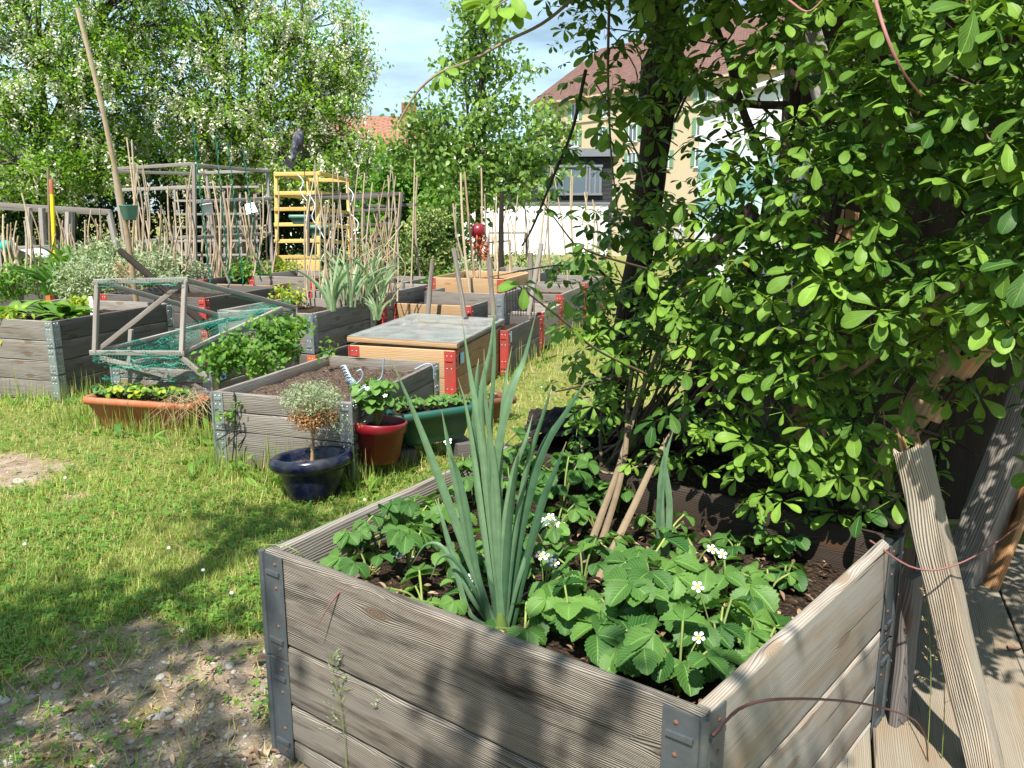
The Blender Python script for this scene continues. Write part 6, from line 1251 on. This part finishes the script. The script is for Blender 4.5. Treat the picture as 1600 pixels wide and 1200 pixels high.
# ------------------------------------------------------------------ lawn
BEDS = [[A_, N_, R_c, L_], Ec, bed_at(Bf, .82, 1.18), [Ac - E1 * 1.2, Ac, Ac + E2 * 1.25, Ac - E1 * 1.2 + E2 * 1.25], bed_at(Dc, .85, 1.0), FP, [rp + rn * .8, rp, rp + rd * 4.2, rp + rd * 4.2 + rn * .8], back]
def outside(x, y, pad=0.0):
    o = np.ones(len(x), bool)
    for P4 in BEDS:
        ins = np.ones(len(x), bool); c = sum(np.asarray(p) for p in P4) / 4
        for i in range(4):
            a, c_ = np.asarray(P4[i]), np.asarray(P4[(i + 1) % 4]); s = ((c_[0] - a[0]) * (y - a[1]) - (c_[1] - a[1]) * (x - a[0])) / np.linalg.norm((c_ - a)[:2]); sc = ((c_[0] - a[0]) * (c[1] - a[1]) - (c_[1] - a[1]) * (c[0] - a[0]))
            ins &= (s * np.sign(sc)) > -pad
        o &= ~ins
    return o
def lawn_pts(n, ymin, ymax, xl, xr, pw=1.0):
    u = rng.random(n); y = 1 / (1 / ymin + u * (1 / ymax - 1 / ymin)); k = rng.random(n); x = (xl + (xr - xl) * k) * y
    return x, y
EDGE = [(p, q) for p, q in ((Ac - E1 * 1.6, Ac), (Ec[0], Ec[1]), (Ec[1], Ec[2]), (G(120, 660), G(330, 690)), (rp, rp + rd * 3), (A_ + (L_ - A_) * .3, L_), (Ac, Ac + E2 * .7))]
def edge_d(x, y):
    dm = np.full(len(x), 9.0)
    for a, c_ in EDGE:
        a, c_ = np.asarray(a)[:2], np.asarray(c_)[:2]; v = c_ - a; t = np.clip(((x - a[0]) * v[0] + (y - a[1]) * v[1]) / np.dot(v, v), 0, 1); dm = np.minimum(dm, np.hypot(x - a[0] - v[0] * t, y - a[1] - v[1] * t))
    return dm
GB = (np.array([(-.5, 0, 0), (.5, 0, 0), (-.42, .4, .06), (.42, .4, .06), (-.25, .78, .22), (.25, .78, .22), (0, 1.0, .42)]), [np.array([[0, 1, 3, 2], [2, 3, 5, 4]]), np.array([[4, 5, 6]])], np.array([(0, -1), (0, 1), (.4, -1), (.4, 1), (.8, -1), (.8, 1), (1, 0)]))
def grass(n, ymin, ymax, xl, xr):
    x, y = lawn_pts(n, ymin, ymax, xl, xr); d = dirt(x, y); ed = edge_d(x, y); tall = np.exp(-(ed / .16) ** 2)
    ok = outside(x, y, .0) & (rng.random(n) < np.clip(1.05 - d * 1.05 + tall * .7, 0.03, 1)) & ~((x > .95) & (y < 3.2)); x, y, d, tall = x[ok], y[ok], d[ok], tall[ok]; m = len(x)
    pat = fbm(x * 1.7, y * 1.7, 21); L_n = (.028 + .030 * pat + .17 * tall * rng.random(m)) * rng.uniform(.6, 1.5, m); w = np.interp(y, [1.6, 4, 9], [.0032, .0042, .007]) * rng.uniform(.7, 1.4, m)
    a = rng.uniform(0, 2 * pi, m); up = rng.uniform(.08, .85, m) + tall * 1.1; dv = unit(np.stack([np.cos(a), np.sin(a), up], 1)); fr = frames(dv, unit(np.stack([-np.cos(a), -np.sin(a), np.full(m, .9)], 1)))
    fr = fr * np.stack([w, L_n, L_n], 1)[:, :, None]; t = np.clip(.2 + .5 * pat + rng.normal(0, .2, m), 0, .85); t = np.where(rng.random(m) < .10 + .25 * d + .3 * smooth((fbm(x * 1.1, y * 1.1, 77) - .5) / .2), rng.uniform(.93, 1, m), t)
    b = MB(); inst(b, GB, np.stack([x, y, gz(x, y) - .003], 1), fr, 1.0, t); return b
g = grass(235000, 1.35, 9.5, -1.0, .2); tag(g.build('grass', m_grass), None, None, kind='stuff')
g = grass(42000, 8.5, 22, -.95, .5); tag(g.build('far_grass', m_grass), None, None, kind='stuff')
# clover and small leaved weeds in the turf
x, y = lawn_pts(48000, 1.4, 8.5, -.95, .12); d = dirt(x, y); pat = fbm(x * 2.6, y * 2.6, 31); ok = outside(x, y) & (rng.random(len(x)) < (1 - d * .92)) & (pat > .42) & ~((x > .95) & (y < 3.2)); x, y = x[ok], y[ok]; m = len(x)
CLO = join_tpl([xf(leaf_tpl(2, 'ovate', .9, .1, .2, cols=1), radians(a), radians(8), 1.0) for a in (0, 120, 240)])
b = MB(); inst(b, CLO, np.stack([x, y, gz(x, y) + rng.uniform(.006, .035, m)], 1), frames(rand_unit(m) * V(1, 1, .2), unit(V(0, -.1, 1) + rng.normal(0, .3, (m, 3)))), rng.uniform(.008, .019, m), rng.uniform(.1, .85, m)); tag(b.build('clover', m_green), None, None, kind='stuff')
# broad leaves of plantain and docks at the bed feet
x, y = lawn_pts(9000, 1.6, 8, -.7, .12); ed = edge_d(x, y); ok = outside(x, y) & (ed < .22); x, y = x[ok], y[ok]; m = len(x); a = rng.uniform(0, 2 * pi, m)
b = MB(); inst(b, LANCE, np.stack([x, y, gz(x, y)], 1), frames(unit(np.stack([np.cos(a), np.sin(a), rng.uniform(.3, 1.5, m)], 1)), unit(V(0, 0, 1) + rng.normal(0, .3, (m, 3)))), rng.uniform(.04, .13, m), rng.uniform(.1, .85, m)); tag(b.build('undergrowth', m_green), None, None, kind='stuff')
x, y = lawn_pts(26, 2.5, 8, -.65, .1); ok = outside(x, y) & (dirt(x, y) < .4); x, y = x[ok], y[ok]; b = MB()
for p in np.stack([x, y, gz(x, y) + .045], 1): lathe(b, [(.0065, -.003), (.0075, 0), (.005, .004), (0, .006)], p, 7)
tag(b.build('daisies', m_petal), None, None, kind='stuff')
# pebbles, twigs and dead leaves on the bare earth
ico = None
def stone_tpl(seed):
    r = np.random.default_rng(seed); th_ = np.linspace(0, pi, 7); ph = np.linspace(0, 2 * pi, 11); v = np.stack([np.sin(th_)[:, None] * np.cos(ph)[None], np.sin(th_)[:, None] * np.sin(ph)[None], np.broadcast_to(np.cos(th_)[:, None], (7, 11))], -1)
    k = 1 + .16 * np.sin(v @ r.normal(0, 2.2, 3)) + .1 * np.sin(v @ r.normal(0, 3.4, 3)); v = v * k[..., None] * V(1, r.uniform(.6, .85), r.uniform(.35, .55)); return v.reshape(-1, 3), grid_faces(7, 11)[:, ::-1], np.zeros((77, 2))
x, y = lawn_pts(7500, 1.42, 5.5, -.72, .02); d = dirt(x, y); ok = outside(x, y) & (rng.random(len(x)) < d * .9); x, y = x[ok], y[ok]; m = len(x); b = MB()
sz = .0022 + .009 * rng.random(m) ** 4.0 + 0.02 * (rng.random(m) < .06) * rng.random(m); a = rng.uniform(0, 2 * pi, m); wh = rng.integers(0, 5, m)
for i in range(5):
    s = wh == i; inst(b, stone_tpl(i), np.stack([x, y, gz(x, y) + sz * .12], 1)[s], frames(np.stack([np.cos(a), np.sin(a), 0 * a], 1)[s], unit(V(0, 0, 1) + rng.normal(0, .15, (s.sum(), 3)))), sz[s], rng.random(s.sum()))
tag(b.build('pebbles', m_pebble), None, None, kind='stuff')
x, y = lawn_pts(1700, 1.45, 5.5, -.7, .05); ok = outside(x, y) & (rng.random(len(x)) < .25 + dirt(x, y)); x, y = x[ok], y[ok]; m = len(x); b = MB()
inst(b, LANCE, np.stack([x, y, gz(x, y) + .012], 1), frames(rand_unit(m) * V(1, 1, .12), unit(V(0, 0, 1) + rng.normal(0, .25, (m, 3)))), rng.uniform(.01, .045, m), rng.random(m))
for i in range(150):
    x0, y0 = x[i % m], y[i % m]; a = rng.uniform(0, 6.28); l_ = rng.uniform(.03, .14); tube(b, bez([V(x0, y0, .014), V(x0 + cos(a) * l_ * .5, y0 + sin(a) * l_ * .5, .02 + rng.uniform(0, .01)), V(x0 + cos(a + .3) * l_, y0 + sin(a + .3) * l_, .014)], 5), .0014, 4, rng.random(), cap=False)
tag(b.build('leaf_litter', m_mulch), None, None, kind='stuff')
for px, py, z, s_, lab in ((1578, 1015, .056, .07, 'curled brown dead leaf lying on the deck'), (392, 1035, .02, .09, 'flat pinkish dead leaf on the bare earth beside the near bed'), (1512, 1190, .056, .06, 'torn dry leaf on the deck near the frame bottom')):
    c = G(px, py, z); b = MB(); inst(b, leaf_tpl(8, 'ovate', .5, .5, .8, cols=2), c[None], frames(unit(V(.8, .5, .1))[None], unit(V(-.2, -.2, 1))[None]), [s_], [.35]); tag(b.build('dead_leaf', m_mulch, None, c), lab, 'leaf')
